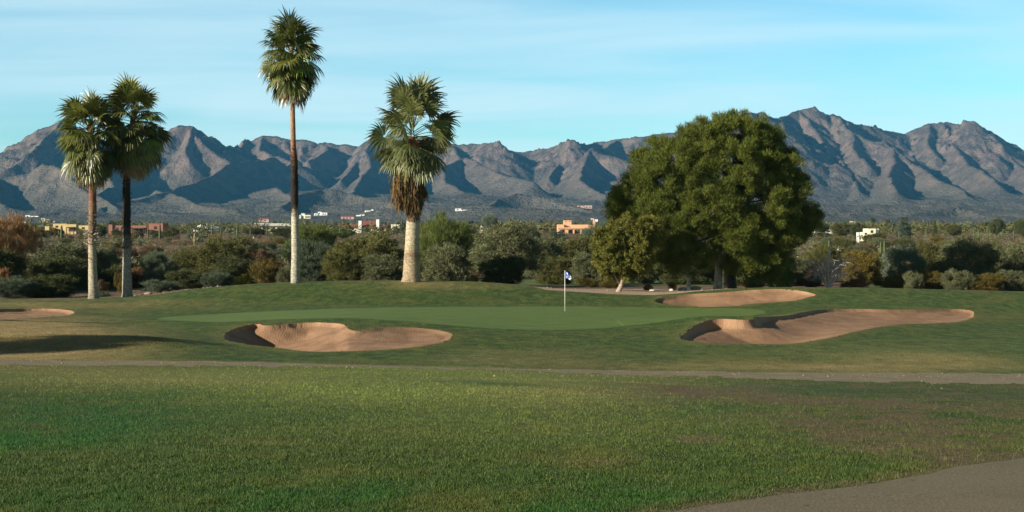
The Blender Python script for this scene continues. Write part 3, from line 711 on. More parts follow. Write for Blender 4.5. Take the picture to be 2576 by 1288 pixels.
# arching yellow stalks with hanging, dried ends
for i in range(44):
    az = rng.uniform(0, 2 * math.pi) if i % 3 else rng.uniform(math.pi * .95, math.pi * 1.75)
    out = rng.uniform(.35, 1.05) * (1.15 if math.cos(az) < 0 else .8); low = rng.uniform(455, 520)
    o = L(1035, rng.uniform(352, 372)); e = L(1035, low); rd = np.array([math.cos(az), math.sin(az), 0])
    pts = []
    for t_ in np.linspace(0, 1, 9):
        pts.append(o * (1 - t_) + e * t_ + rd * out * math.sin(min(1, t_ * 1.5) * math.pi / 2) + np.array([0, 0, 1]) * .35 * math.sin(min(t_ * 2.6, 1) * math.pi) * (1 - t_))
    v, f = tube_vf(pts, np.linspace(.034, .014, 9), 5)
    so = add_obj('flower_stalk', mesh_vf('flower_stalk', v, f, None, True), M['stalk'], root)
    V, Fc, T = [], [], []
    for j in range(46):
        q = pts[-1 - (j % 3)] + rng.normal(0, 1, 3) * np.array([.11, .11, .13]); l = rng.uniform(.25, .8); dx = rng.normal(0, .08, 2); w = rng.uniform(.008, .024)
        a = rng.uniform(0, math.pi); wd = np.array([math.cos(a), math.sin(a), 0]) * w; b = len(V)
        m_ = q + np.array([dx[0], dx[1], -l * .5]); en = q + np.array([dx[0] * 1.2, dx[1] * 1.2, -l])
        V += [q - wd, q + wd, m_ - wd * 1.3, m_ + wd * 1.3, en - wd * .3, en + wd * .3]; T += [0, 0, .4, .4, rng.random(), .5]; Fc += [(b, b + 1, b + 3, b + 2), (b + 2, b + 3, b + 5, b + 4)]
    add_obj('dried_blossom', mesh_vf('dried_blossom', V, Fc, T), M['frond_black'], so)
for i in range(18):      # dead fronds hanging close round the trunk
    az = i * 2.4; u = rng.random()
    V, Fc, T = make_frond(L(1038, rng.uniform(420, 455)) + np.array([math.cos(az), math.sin(az), 0]) * .3, az, math.radians(rng.uniform(158, 172)), rng.uniform(.5, 1.1), rng.uniform(.9, 1.35), rng, nseg=16, spread=1.1, g2=1.5)
    add_obj('dead_frond', mesh_vf('dead_frond', V, Fc, T), M['frond_black'], root)
V, Fc = [], []
for i in range(70):
    az = rng.uniform(0, 6.28); v, f = tube_vf([L(1035, 350 + rng.uniform(-8, 14)), L(1035, 352 + rng.uniform(0, 16)) + np.array([math.cos(az), math.sin(az), 0]) * rng.uniform(.25, .42), L(1035, rng.uniform(385, 410)) + np.array([math.cos(az), math.sin(az), 0]) * rng.uniform(.3, .6)], [.035, .03, .02], 4)
    b = len(V); V += list(v); Fc += [tuple(x + b for x in q) for q in f]
add_obj('leaf_sheath', mesh_vf('leaf_sheath', V, Fc), M['stalk_red'], root)
# ------------------------------------------------------------------ trees and shrubs
def unit(rng, n):
    v = rng.normal(0, 1, (n, 3)); return v / (np.linalg.norm(v, axis=1)[:, None] + 1e-9)
def tris(P, D, Wv, tone):
    n = len(P); V = np.empty((n, 3, 3)); V[:, 0] = P - Wv; V[:, 1] = P + Wv; V[:, 2] = P + D
    return V.reshape(-1, 3), np.arange(3 * n).reshape(-1, 3), np.repeat(tone, 3)
def cloud(rng, lobes, nsup, rsup, nsub, rsub, nleaf, L, Wd, up=.25, flat=.8, shell=(.55, 1.0), rand=.7, zmin=None):
    """leaf triangles gathered in sprays, sprays gathered in boughs, boughs over a set of ellipsoids"""
    lobes = np.array(lobes, float); area = (lobes[:, 3] * lobes[:, 4] + lobes[:, 4] * lobes[:, 5] + lobes[:, 3] * lobes[:, 5]); area /= area.sum()
    k = rng.choice(len(lobes), nsup * 3, p=area); u = unit(rng, nsup * 3); r = rng.uniform(shell[0] ** 2, shell[1] ** 2, nsup * 3) ** .5
    Cn = lobes[k, :3] + u * lobes[k, 3:] * r[:, None]
    keep = np.ones(len(Cn), bool)
    for j, lb in enumerate(lobes):
        q = ((Cn - lb[:3]) / (lb[3:] * .62)) ; ins = (q ** 2).sum(1) < 1; keep &= ~(ins & (k != j))
    if zmin is not None: keep &= Cn[:, 2] > zmin
    Cn = Cn[keep][:nsup]; uo = u[keep][:nsup]
    tone = rng.normal(0, 1, len(Cn))
    a = np.repeat(np.arange(len(Cn)), nsub)
    rs = rsup * rng.uniform(.6, 1.3, len(Cn))[a]
    S = Cn[a] + unit(rng, len(a)) * (rng.random(len(a)) ** .4 * rs)[:, None] * np.array([1, 1, flat]); to = tone[a] * .7 + rng.normal(0, .5, len(a))
    b = np.repeat(np.arange(len(S)), nleaf)
    off = unit(rng, len(b)) ; P = S[b] + off * (rng.random(len(b)) ** .6 * rsub)[:, None]
    D = off * .8 + uo[a][b] * .35 + np.array([0, 0, up]) + rng.normal(0, rand * .6, (len(b), 3)); D /= np.linalg.norm(D, axis=1)[:, None]
    D *= (L * rng.uniform(.6, 1.3, len(b)))[:, None]
    Wv = np.cross(D, unit(rng, len(b))); Wv /= np.linalg.norm(Wv, axis=1)[:, None] + 1e-9; Wv *= (Wd * rng.uniform(.6, 1.3, len(b)))[:, None] * .5
    return tris(P, D, Wv, to[b] * .5 + rng.normal(0, .35, len(b)))
def leaf_mat(name, lo, hi, dead=None, trans=.22, rough=.65, spec=.18, deadamt=.08):
    t = NT(name); rnd = t.n('ShaderNodeObjectInfo').outputs['Random']
    f = t.math('ADD', t.math('MULTIPLY', t.at('tone'), .22), t.math('ADD', .35, t.math('MULTIPLY', rnd, .3)))
    st = [(.1, lo), (.8, hi)]
    if dead: st.append((1.0, dead))
    c = t.ramp(f, st); t.col(c); t.b.inputs['Roughness'].default_value = rough; t.b.inputs['Specular IOR Level'].default_value = spec
    tr = t.n('ShaderNodeBsdfTranslucent'); t.l(c, tr.inputs[0]); mx = t.n('ShaderNodeMixShader'); mx.inputs[0].default_value = trans
    t.l(t.b.outputs[0], mx.inputs[1]); t.l(tr.outputs[0], mx.inputs[2]); t.l(mx.outputs[0], t.out.inputs[0]); return t.m
LM = dict(
 olive=((.050, .054, .016), (.140, .140, .042), (.17, .13, .06)), grey=((.056, .064, .028), (.175, .185, .088), (.2, .18, .11)),
 palo=((.060, .085, .016), (.165, .19, .045), (.2, .19, .07)), sage=((.048, .070, .040), (.135, .165, .095), (.2, .2, .12)),
 creo=((.060, .050, .012), (.165, .125, .026), (.22, .15, .05)), brown=((.080, .052, .026), (.21, .135, .066), (.28, .19, .1)),
 rust=((.15, .075, .025), (.42, .25, .11), (.5, .32, .17)), dark=((.032, .042, .014), (.105, .118, .040), (.12, .11, .04)),
 bright=((.045, .085, .012), (.13, .20, .028), (.2, .2, .06)), yellow=((.10, .095, .010), (.24, .21, .025), (.3, .24, .06)),
 pine=((.026, .042, .006), (.170, .192, .030), (.27, .23, .08)), juniper=((.058, .064, .010), (.215, .205, .040), (.26, .20, .08)), blue=((.065, .090, .062), (.17, .20, .13), (.25, .24, .16)))
for k_, (a_, b_, c_) in LM.items(): M[k_] = leaf_mat('leaves_' + k_, a_, b_, c_)
M['bark'] = simple('bark_brown', (.10, .075, .055), .5, 8, .95, .5)
M['bark_pale'] = simple('bark_pale', (.30, .235, .18), .45, 6, .95, .6, bscale=18)
M['deadwood'] = simple('dead_wood', (.42, .37, .33), .4, 8, .9)

def mesh_cloud(name, vft, smooth=False):
    v, f, t_ = vft; me = mesh_np(name, v, f, smooth); attr(me, 'tone', t_); return me
def limbs(rng, base, tips, r0, n=6, sides=6, wob=.12, tw=None):
    V, Fc = [], []
    for tip in tips:
        tip = np.array(tip, float); b = np.array(base, float); L = np.linalg.norm(tip - b)
        pts = [b + (tip - b) * s + np.array([0, 0, 1.]) * L * .10 * math.sin(s * math.pi) + rng.normal(0, wob * L * .25, 3) * math.sin(s * math.pi) for s in np.linspace(0, 1, n)]
        v, f = tube_vf(pts, np.linspace(r0, r0 * .22, n), sides); k = len(V); V += list(v); Fc += [tuple(x + k for x in q) for q in f]
        for j in range(3):
            q = pts[rng.integers(2, n)]; e = q + unit(rng, 1)[0] * L * .35 * np.array([1, 1, .7])
            v, f = tube_vf([q, (q + e) / 2 + rng.normal(0, .03 * L, 3), e], [r0 * .35, r0 * .2, r0 * .08], 4); k = len(V); V += list(v); Fc += [tuple(x + k for x in q_) for q_ in f]
    return V, Fc
# --- prototypes: unit-ish sizes, scaled to each plant (tree: 5 m wide, 4.4 m high; bush: 2 m wide, 1.5 m high)
PROTO = {}
def proto(kind, seed):
    key = (kind, seed)
    if key in PROTO: return PROTO[key]
    rng = np.random.default_rng(100 + seed * 17 + len(kind))
    if kind == 'tree':
        lb = [(0, 0, 2.6, 2.0, 2.0, 1.5)]
        for i in range(6): a = i * 1.05 + rng.uniform(0, 1); r = rng.uniform(.9, 1.5); lb.append((r * math.cos(a), r * math.sin(a), rng.uniform(1.5, 3.1), rng.uniform(.8, 1.25), rng.uniform(.8, 1.25), rng.uniform(.7, 1.1)))
        cr = cloud(rng, lb, 210, .42, 8, .22, 19, .17, .055, up=.2)
        tk = limbs(rng, (0, 0, -.1), [(l[0] * .7, l[1] * .7, l[2]) for l in lb], .13)
    elif kind == 'thicket':
        lb = [(0, 0, 2.3, 1.9, 1.9, 1.6), (0, 0, 1.0, 2.0, 2.0, 1.0)]
        for i in range(7): a = i * .9 + rng.uniform(0, 1); r = rng.uniform(.9, 1.5); lb.append((r * math.cos(a), r * math.sin(a), rng.uniform(.8, 3.1), rng.uniform(.7, 1.2), rng.uniform(.7, 1.2), rng.uniform(.6, 1.0)))
        cr = cloud(rng, lb, 230, .40, 8, .22, 19, .17, .055, up=.25, zmin=.1)
        tk = limbs(rng, (0, 0, -.1), [(l[0] * .8, l[1] * .8, l[2]) for l in lb], .09)
    elif kind == 'feather':
        lb = [(0, 0, 2.3, 1.9, 1.9, 1.7), (0, 0, 1.0, 1.7, 1.7, .9)] + [(rng.uniform(.9, 1.6) * math.cos(a), rng.uniform(.9, 1.6) * math.sin(a), rng.uniform(1.0, 3.2), 1.2, 1.2, 1.1) for a in (0, 1.6, 3.1, 4.7)]
        cr = cloud(rng, lb, 240, .40, 8, .20, 19, .34, .030, up=1.1, rand=.45, zmin=.1)
        tk = limbs(rng, (0, 0, -.1), [(l[0] * .7, l[1] * .7, l[2]) for l in lb], .11)
    elif kind == 'bush':
        lb = [(0, 0, .55, .6, .6, .5)] + [(rng.uniform(.35, .75) * math.cos(a), rng.uniform(.35, .75) * math.sin(a), rng.uniform(.3, 1.15), rng.uniform(.25, .5), rng.uniform(.25, .5), rng.uniform(.22, .42)) for a in rng.uniform(0, 6.28, 8)]
        cr = cloud(rng, lb, 90, .24, 7, .12, 15, .16, .022, up=.9, zmin=.03, shell=(.35, 1.1))
        tk = limbs(rng, (0, 0, -.05), [(l[0] * .8, l[1] * .8, l[2]) for l in lb], .035, 4, 4)
    elif kind == 'wispy':
        lb = [(0, 0, .5, .5, .5, .5)] + [(rng.uniform(.3, .8) * math.cos(a), rng.uniform(.3, .8) * math.sin(a), rng.uniform(.4, 1.2), rng.uniform(.2, .45), rng.uniform(.2, .45), rng.uniform(.2, .4)) for a in rng.uniform(0, 6.28, 8)]
        cr = cloud(rng, lb, 80, .24, 6, .12, 13, .24, .020, up=1.3, shell=(.3, 1), rand=.5)
        tk = limbs(rng, (0, 0, -.05), [(.7 * math.cos(a), .7 * math.sin(a), rng.uniform(.8, 1.2)) for a in rng.uniform(0, 6.28, 9)], .022, 4, 4)
    elif kind == 'tall':
        lb = [(0, 0, 1.2 + .75 * i, 1.15 - .17 * i, 1.15 - .17 * i, .75) for i in range(6)]
        cr = cloud(rng, lb, 210, .35, 8, .2, 16, .22, .06, up=.5); tk = limbs(rng, (0, 0, -.1), [(0, 0, 5)], .16)
    PROTO[key] = (mesh_cloud('crown', cr), mesh_vf('trunk', tk[0], tk[1], None, True), {'tree': (5, 4.2), 'thicket': (5, 4.2), 'feather': (4.6, 4.4), 'bush': (2.0, 1.5), 'wispy': (2.0, 1.5), 'tall': (2.6, 6)}[kind])
    return PROTO[key]
PR = np.random.default_rng(77)
def plant(name, cat, label, kind, seed, mt, px, top, Y, wpx, group=None, bark='bark', dz=0, rz=None, low=None):
    cr, tk, (w0, h0) = proto(kind, seed)
    x = WX(px, Y); z = ground(x, Y); h = max(.4, WZ(top, Y) - z); w = wpx / F * Y
    if low is not None: h = max(.4, WZ(top, Y) - WZ(low, Y))
    root = empty(name, (x, Y, z - .04 + dz), PR.uniform(0, 6.28) if rz is None else rz, (w / w0, w / w0, h / h0)); tag(root, label, cat, group)
    for nm, me, m in (('trunk', tk, M[bark]), ('crown', cr, M[mt])):
        if not me.materials: me.materials.append(None)
        o = bpy.data.objects.new(nm, me); C.objects.link(o); o.parent = root; o.material_slots[0].link = 'OBJECT'; o.material_slots[0].material = m
    return root

# --- the line of trees and bushes behind the green, one by one (column, top, depth, width in the picture)
P_ = plant
P_('desert_tree', 'tree', 'rust-orange feathery tree at the far left edge', 'feather', 1, 'rust', 2, 540, 116, 150)
P_('shrub', 'shrub', 'dark brown shrub under the rust-orange tree', 'thicket', 1, 'dark', -10, 612, 112, 165)
P_('shrub', 'shrub', 'small orange bush at the left edge low under the rust tree', 'bush', 2, 'rust', 2, 655, 110, 60)
P_('shrub', 'shrub', 'blue-green bush at the bottom left corner of the scrub', 'feather', 2, 'sage', 35, 690, 99, 120)
P_('shrub', 'shrub', 'very dark bush between the blue-green bush and the ragged-collared palm', 'thicket', 2, 'dark', 125, 684, 101, 150)
P_('mesquite_tree', 'tree', 'broad olive-grey mesquite left of the ragged-collared palm', 'thicket', 3, 'grey', 165, 606, 126, 215)
P_('mesquite_tree', 'tree', 'dark lower mesquite just behind the left palm trunk', 'thicket', 4, 'dark', 150, 640, 122, 210)
P_('mesquite_tree', 'tree', 'rounded mesquite seen between the trunks of the palm pair', 'thicket', 1, 'grey', 262, 612, 130, 95)
P_('shrub', 'shrub', 'dark shrub low between the trunks of the palm pair', 'bush', 1, 'dark', 275, 665, 124, 90)
P_('shrub', 'shrub', 'small tan bush at the foot of the palm pair', 'bush', 3, 'brown', 259, 704, 110, 34)
P_('shrub', 'shrub', 'low green bush beside the left palm base', 'bush', 2, 'sage', 262, 727, 98, 46)
P_('shrub', 'shrub', 'yellow-green upright bush touching the dark palm trunk', 'bush', 4, 'creo', 301, 685, 112, 26)
P_('shrub', 'shrub', 'rusty brown bush right of the dark palm trunk', 'bush', 1, 'brown', 355, 668, 126, 80)
P_('palo_verde_tree', 'tree', 'pale green rounded bush tree right of the palm pair', 'feather', 1, 'sage', 405, 632, 122, 95)
P_('shrub', 'shrub', 'low grey-green scrub at the foot of the pale green bush tree', 'wispy', 1, 'sage', 400, 700, 106, 110)
P_('shrub', 'shrub', 'yellow-brown bush between the pale green bush and the dark mesquite', 'bush', 2, 'creo', 478, 650, 124, 70)
P_('mesquite_tree', 'tree', 'deep green mesquite clump right of the pale green bush tree', 'thicket', 2, 'olive', 480, 618, 132, 120)
P_('mesquite_tree', 'tree', 'large dark mesquite left of the tallest palm', 'thicket', 3, 'olive', 560, 590, 128, 175)
P_('shrub', 'shrub', 'nearly black shrub under the large dark mesquite', 'thicket', 4, 'dark', 590, 640, 122, 130)
P_('shrub', 'shrub', 'black shaded shrub behind the blue-green bush on the mound edge', 'thicket', 1, 'dark', 470, 672, 118, 130)
P_('shrub', 'shrub', 'pale blue-green bush at the left end of the grass mound', 'feather', 2, 'sage', 547, 676, 97.5, 78)
P_('shrub', 'shrub', 'small yellow-green bush on the mound edge', 'bush', 4, 'yellow', 612, 690, 97, 50)
P_('shrub', 'shrub', 'yellow-olive bush left of the tallest palm', 'bush', 3, 'creo', 672, 652, 108, 100)
P_('shrub', 'shrub', 'grey twiggy bush right behind the tallest palm', 'wispy', 2, 'grey', 722, 665, 104, 60)
P_('palo_verde_tree', 'tree', 'soft green palo verde right of the tallest palm', 'feather', 3, 'sage', 800, 600, 130, 150)
P_('palo_verde_tree', 'tree', 'yellowish palo verde far behind the tallest palm', 'feather', 1, 'palo', 775, 565, 190, 120)
P_('mesquite_tree', 'tree', 'wide olive-brown mesquite left of the stout palm', 'thicket', 1, 'olive', 925, 578, 116, 215)
P_('shrub', 'shrub', 'olive twiggy thicket at the foot of the wide mesquite', 'feather', 3, 'olive', 870, 628, 108, 120)
P_('shrub', 'shrub', 'grey-green thicket left of the stout palm base', 'thicket', 4, 'grey', 960, 632, 107, 120)
P_('palo_verde_tree', 'tree', 'tall bright green palo verde right behind the stout palm', 'feather', 2, 'palo', 1118, 527, 150, 160)
P_('mesquite_tree', 'tree', 'rounded grey-green mesquite right of the stout palm', 'thicket', 2, 'grey', 1120, 604, 114, 150)
P_('mesquite_tree', 'tree', 'spreading dark mesquite with leaning trunk on the crest of the mound', 'tree', 3, 'grey', 1275, 558, 112, 190)
P_('shrub', 'shrub', 'dense black-shaded shrub under the spreading mesquite', 'thicket', 1, 'dark', 1262, 640, 108, 120)
P_('mesquite_tree', 'tree', 'round-topped mesquite left of the flag', 'thicket', 4, 'grey', 1370, 585, 135, 110)
P_('mesquite_tree', 'tree', 'olive mesquite behind the flag below the peach house', 'thicket', 1, 'olive', 1440, 592, 140, 150)
P_('shrub', 'shrub', 'dull olive thicket behind the flag', 'thicket', 2, 'olive', 1400, 640, 124, 110)
P_('mesquite_tree', 'tree', 'grey-olive mesquite between the flag and the juniper', 'thicket', 3, 'grey', 1485, 630, 122, 120)
P_('palo_verde_tree', 'tree', 'soft green palo verde right of the peach house', 'feather', 1, 'sage', 1530, 558, 180, 110)
P_('shrub', 'shrub', 'low reddish-brown creosote bush just right of the flag', 'bush', 1, 'creo', 1480, 698, 108, 64)
P_('shrub', 'shrub', 'low olive creosote bush left of the juniper trunk', 'bush', 3, 'creo', 1535, 694, 106, 62)
P_('shrub', 'shrub', 'tiny ochre bush between the juniper and the pine', 'bush', 2, 'creo', 1628, 708, 98, 28)
P_('shrub', 'shrub', 'tiny ochre bush left of the white boulder', 'bush', 4, 'creo', 1692, 709, 99, 24)
P_('mesquite_tree', 'tree', 'dark tree in the shade left behind the pine', 'thicket', 4, 'dark', 1620, 618, 128, 150)
P_('mesquite_tree', 'tree', 'shaded mesquite directly behind the pine trunk', 'thicket', 2, 'dark', 1740, 640, 124, 170)
P_('mesquite_tree', 'tree', 'shaded tree right behind the pine', 'thicket', 1, 'dark', 1880, 630, 118, 160)
P_('shrub', 'shrub', 'olive bush under the pine right of its trunk', 'bush', 2, 'olive', 1900, 690, 104, 60)
P_('shrub', 'shrub', 'vivid green bush at the right foot of the pine', 'thicket', 3, 'bright', 1962, 648, 106, 80)
P_('mesquite_tree', 'tree', 'grey mesquite between the vivid green bush and the dead tree', 'thicket', 1, 'grey', 2012, 640, 122, 90)
P_('shrub', 'shrub', 'brown brush behind the dead tree', 'wispy', 3, 'brown', 2040, 685, 108, 70)
P_('palo_verde_tree', 'tree', 'green palo verde behind the dead tree', 'feather', 3, 'olive', 2075, 612, 135, 110)
P_('shrub', 'shrub', 'dark brown bush with golden top right of the dead tree', 'thicket', 4, 'creo', 2168, 622, 128, 120)
P_('mesquite_tree', 'tree', 'blue-grey mesquite with fine upright twigs right of the golden bush', 'thicket', 2, 'blue', 2278, 606, 110, 120)
P_('mesquite_tree', 'tree', 'dark mesquite shading the right side of the blue-grey one', 'thicket', 3, 'olive', 2335, 600, 114, 95)
P_('mesquite_tree', 'tree', 'largest pale olive mesquite on the right', 'thicket', 2, 'grey', 2435, 583, 112, 190)
P_('shrub', 'shrub', 'tall brown thicket right of the largest olive mesquite', 'feather', 1, 'creo', 2510, 620, 120, 80)
P_('mesquite_tree', 'tree', 'green mesquite at the right edge of the scrub', 'thicket', 1, 'grey', 2568, 606, 116, 130)
P_('shrub', 'shrub', 'low dark olive bush left of the blue-grey mesquite foot', 'bush', 3, 'creo', 2238, 690, 101, 84)
P_('shrub', 'shrub', 'pale dry bush at the foot of the blue-grey mesquite', 'wispy', 1, 'grey', 2295, 678, 99, 60)
P_('shrub', 'shrub', 'ochre bush in the middle of the right hand scrub', 'feather', 3, 'creo', 2350, 676, 101, 76)
P_('shrub', 'shrub', 'feathery grey-green bush under the largest olive mesquite', 'feather', 2, 'grey', 2405, 672, 100, 84)
P_('shrub', 'shrub', 'wide golden-olive bush right of the largest olive mesquite foot', 'feather', 1, 'creo', 2478, 686, 100, 92)
P_('shrub', 'shrub', 'grey twiggy bush low at the right edge', 'feather', 3, 'grey', 2556, 676, 101, 84)
P_('shrub', 'shrub', 'dry leafless bush just right of the dead tree', 'wispy', 3, 'brown', 2150, 690, 99, 80)
for o_ in [q for q in bpy.data.objects if q.type == 'EMPTY' and q.name.startswith(('shrub', 'mesquite', 'palo', 'desert_tree'))]: o_['group'] = 'trees and bushes behind the green'

# trees standing on the far plain
for i, (px, top, Y, w, kd, mt, lb) in enumerate([
    (1232, 537, 420, 52, 'tree', 'blue', 'dusky blue-green round tree on the skyline above the small cream block'),
    (2273, 541, 430, 44, 'tall', 'blue', 'blue-green pointed conifer on the right skyline'),
    (2352, 552, 430, 12, 'tall', 'dark', 'narrow dark cypress right of the pointed conifer'),
    (2506, 549, 420, 36, 'tree', 'dark', 'dark lollipop-shaped tree on the right skyline'),
    (2572, 548, 410, 48, 'tree', 'dark', 'dark round tree at the right edge of the skyline'),
    (2118, 557, 430, 60, 'tree', 'olive', 'green tree between the long white house and the cream house'),
    (2160, 560, 420, 54, 'tree', 'dark', 'darker tree behind the cream house'),
    (2065, 558, 520, 50, 'tree', 'dark', 'dark tree behind the long white house'),
    (2398, 562, 400, 44, 'tree', 'olive', 'olive tree on the right skyline before the far white houses'),
    (250, 562, 420, 44, 'tree', 'olive', 'olive tree between the ochre and the red-brown houses'),
    (430, 572, 420, 50, 'tree', 'olive', 'olive tree right of the red-brown house'),
    (720, 573, 400, 70, 'tree', 'dark', 'dark tree in front of the long low roofs'),
    (640, 572, 460, 60, 'tree', 'dark', 'dark hedge-like tree left of the long low roofs'),
    (860, 572, 420, 70, 'tree', 'palo', 'yellow-green tree left of the red-roofed house'),
    (1330, 568, 300, 70, 'tree', 'grey', 'grey tree left of the peach house'),
    (1545, 548, 460, 70, 'feather', 'sage', 'hazy green tree right of the peach house'),
    (60, 572, 420, 80, 'tree', 'olive', 'olive tree left of the ochre house'),
    (100, 574, 380, 70, 'tree', 'creo', 'golden-green tree in front of the ochre house'),
    (148, 573, 440, 34, 'thicket', 'creo', 'low bushy tree hiding the middle of the ochre house'), (212, 576, 440, 40, 'thicket', 'olive', 'low bushy tree hiding the right foot of the ochre house'),
    (300, 576, 440, 42, 'thicket', 'olive', 'low tree hiding the left foot of the red-brown house'), (345, 580, 440, 40, 'thicket', 'creo', 'low tree before the porch of the red-brown house'),
    (395, 577, 450, 44, 'thicket', 'olive', 'low tree hiding the right foot of the red-brown house'), (515, 579, 450, 60, 'thicket', 'olive', 'low tree before the white gable house'),
    (2194, 584, 330, 56, 'thicket', 'olive', 'bushy tree hiding the foot of the cream-yellow block house'), (2070, 583, 450, 60, 'thicket', 'olive', 'low tree before the long white flat-roofed house')]):
    plant('distant_tree', 'tree', lb, kd, 1 + i % 4 if kd in ('tree',) else 1 + i % 2, mt, px, top, Y, w, 'trees standing on the far plain')
for px, top, Y, lb in [(2196, 549, 900, 'left of two tiny fan palms on the right skyline'), (2232, 553, 900, 'right of two tiny fan palms on the right skyline')]:
    x = WX(px, Y); z = ground(x, Y); root = empty('distant_palm', (x, Y, z)); tag(root, lb, 'palm tree', 'tiny palms on the skyline')
    h = WZ(top, Y) - z; v, f = tube_vf([(0, 0, -.3), (0, 0, h * .85)], [.4, .3], 6); add_obj('trunk', mesh_vf('trunk', v, f), M['bark'], root)
    rg_ = np.random.default_rng(int(px)); add_obj('crown', mesh_cloud('crown', cloud(rg_, [(0, 0, h * .88, 1.5, 1.5, 1.3)], 40, .5, 4, .4, 8, .9, .14, up=0)), M['dark'], root)

# --- scattered desert shrubs: the nearest ones one by one, the rest as one mass
rng = np.random.default_rng(19)
def region_kind(px, rng):
    l = ['brown', 'brown', 'creo', 'olive', 'rust', 'sage', 'grey'] if px < 800 else ['olive', 'grey', 'sage', 'creo', 'dark', 'grey'] if px < 2000 else ['creo', 'olive', 'grey', 'brown', 'sage', 'creo', 'olive']
    return l[rng.integers(len(l))]
n_ = 0; SCAT = []
while n_ < 285:
    py = rng.uniform(598, 712); px = rng.uniform(-60, 2640)
    if 1330 < px < 1560 and py > 690: continue
    if 1560 < px < 2000: 
        if py > 640: continue
    if 2180 < px < 2216 and py > 690: continue
    if 150 < px < 230 and py > 700: continue
    if 1990 < px < 2060 and 600 < py < 640: continue
    Y = float(np.interp(py, [592, 593, 602, 620, 650, 680, 702, 712], [560, 520, 420, 330, 260, 200, 150, 128]))
    if any(abs(px - a) < 14 and abs(Y - b) < 12 for a, b in SCAT): continue
    SCAT.append((px, Y)); n_ += 1
    hm = rng.uniform(.9, 2.3) if rng.random() < .75 else rng.uniform(2.3, 3.6)
    wm = hm * rng.uniform(1.2, 1.9); zg = ground(WX(px, Y), Y)
    kd = 'bush' if hm < 2.3 and rng.random() < .8 else ('thicket' if hm >= 2.3 else 'wispy')
    plant('desert_shrub', 'shrub', 'one of the many small shrubs dotting the desert slope', kd, int(rng.integers(1, 5)) if kd != 'wispy' else int(rng.integers(1, 4)), region_kind(px, rng), px, HZ + (ZC - zg - hm) / Y * F, Y, wm / Y * F, 'shrubs dotted over the desert slope')

def scrub_mass(name, label, n, Yf, hf, mt, seed, ntri=60, leaf=(.45, .14), pxr=(-500, 3100)):
    rng = np.random.default_rng(seed)
    variants = [cloud(rng, [(0, 0, .5, .5, .5, .42)], 10, .16, 3, .12, max(2, ntri // 30), leaf[0] * .5, leaf[1] * .5, up=.5) for _ in range(5)]
    Vs, Ts = [], []
    Y = Yf(rng, n); px = rng.uniform(*pxr, n); x = (px - CX) / F * Y; z = gz(px, Y)
    for i in range(n):
        v, f, t_ = variants[i % 5]; h = hf(rng, Y[i]); a = rng.uniform(0, 6.28); c, s_ = math.cos(a), math.sin(a); w = h * rng.uniform(1.2, 2.0)
        Vs.append(np.stack([x[i] + (v[:, 0] * c - v[:, 1] * s_) * w, Y[i] + (v[:, 0] * s_ + v[:, 1] * c) * w, z[i] + v[:, 2] * h], -1)); Ts.append(t_ + rng.normal(0, 1.2))
    Vs = np.concatenate(Vs); me = mesh_np(name, Vs, np.arange(len(Vs)).reshape(-1, 3), False); attr(me, 'tone', np.concatenate(Ts))
    tag(add_obj(name, me, M[mt]), label, None, None, 'stuff')
yf = lambda a, b: (lambda rng, n: 1 / rng.uniform(1 / b, 1 / a, n))
scrub_mass('desert_scrub', 'olive scrub covering the desert slope', 3400, yf(150, 620), lambda r, Y: r.uniform(.5, 1.7), 'creo', 1)
scrub_mass('desert_scrub', 'brown scrub covering the desert slope', 2300, yf(150, 620), lambda r, Y: r.uniform(.4, 1.3), 'brown', 2)
scrub_mass('desert_scrub', 'grey-green scrub covering the desert slope', 3200, yf(170, 700), lambda r, Y: r.uniform(.7, 2.3), 'grey', 3)
scrub_mass('distant_scrub', 'dark green tree cover of the far plain', 2600, yf(560, 2600), lambda r, Y: r.uniform(1.5, 4.5) * (1 + Y / 2500), 'olive', 4, 40, (.6, .2))
scrub_mass('distant_scrub', 'grey-green tree cover of the far plain', 1800, yf(620, 2600), lambda r, Y: r.uniform(1.5, 4.5) * (1 + Y / 2500), 'grey', 5, 40, (.6, .2))

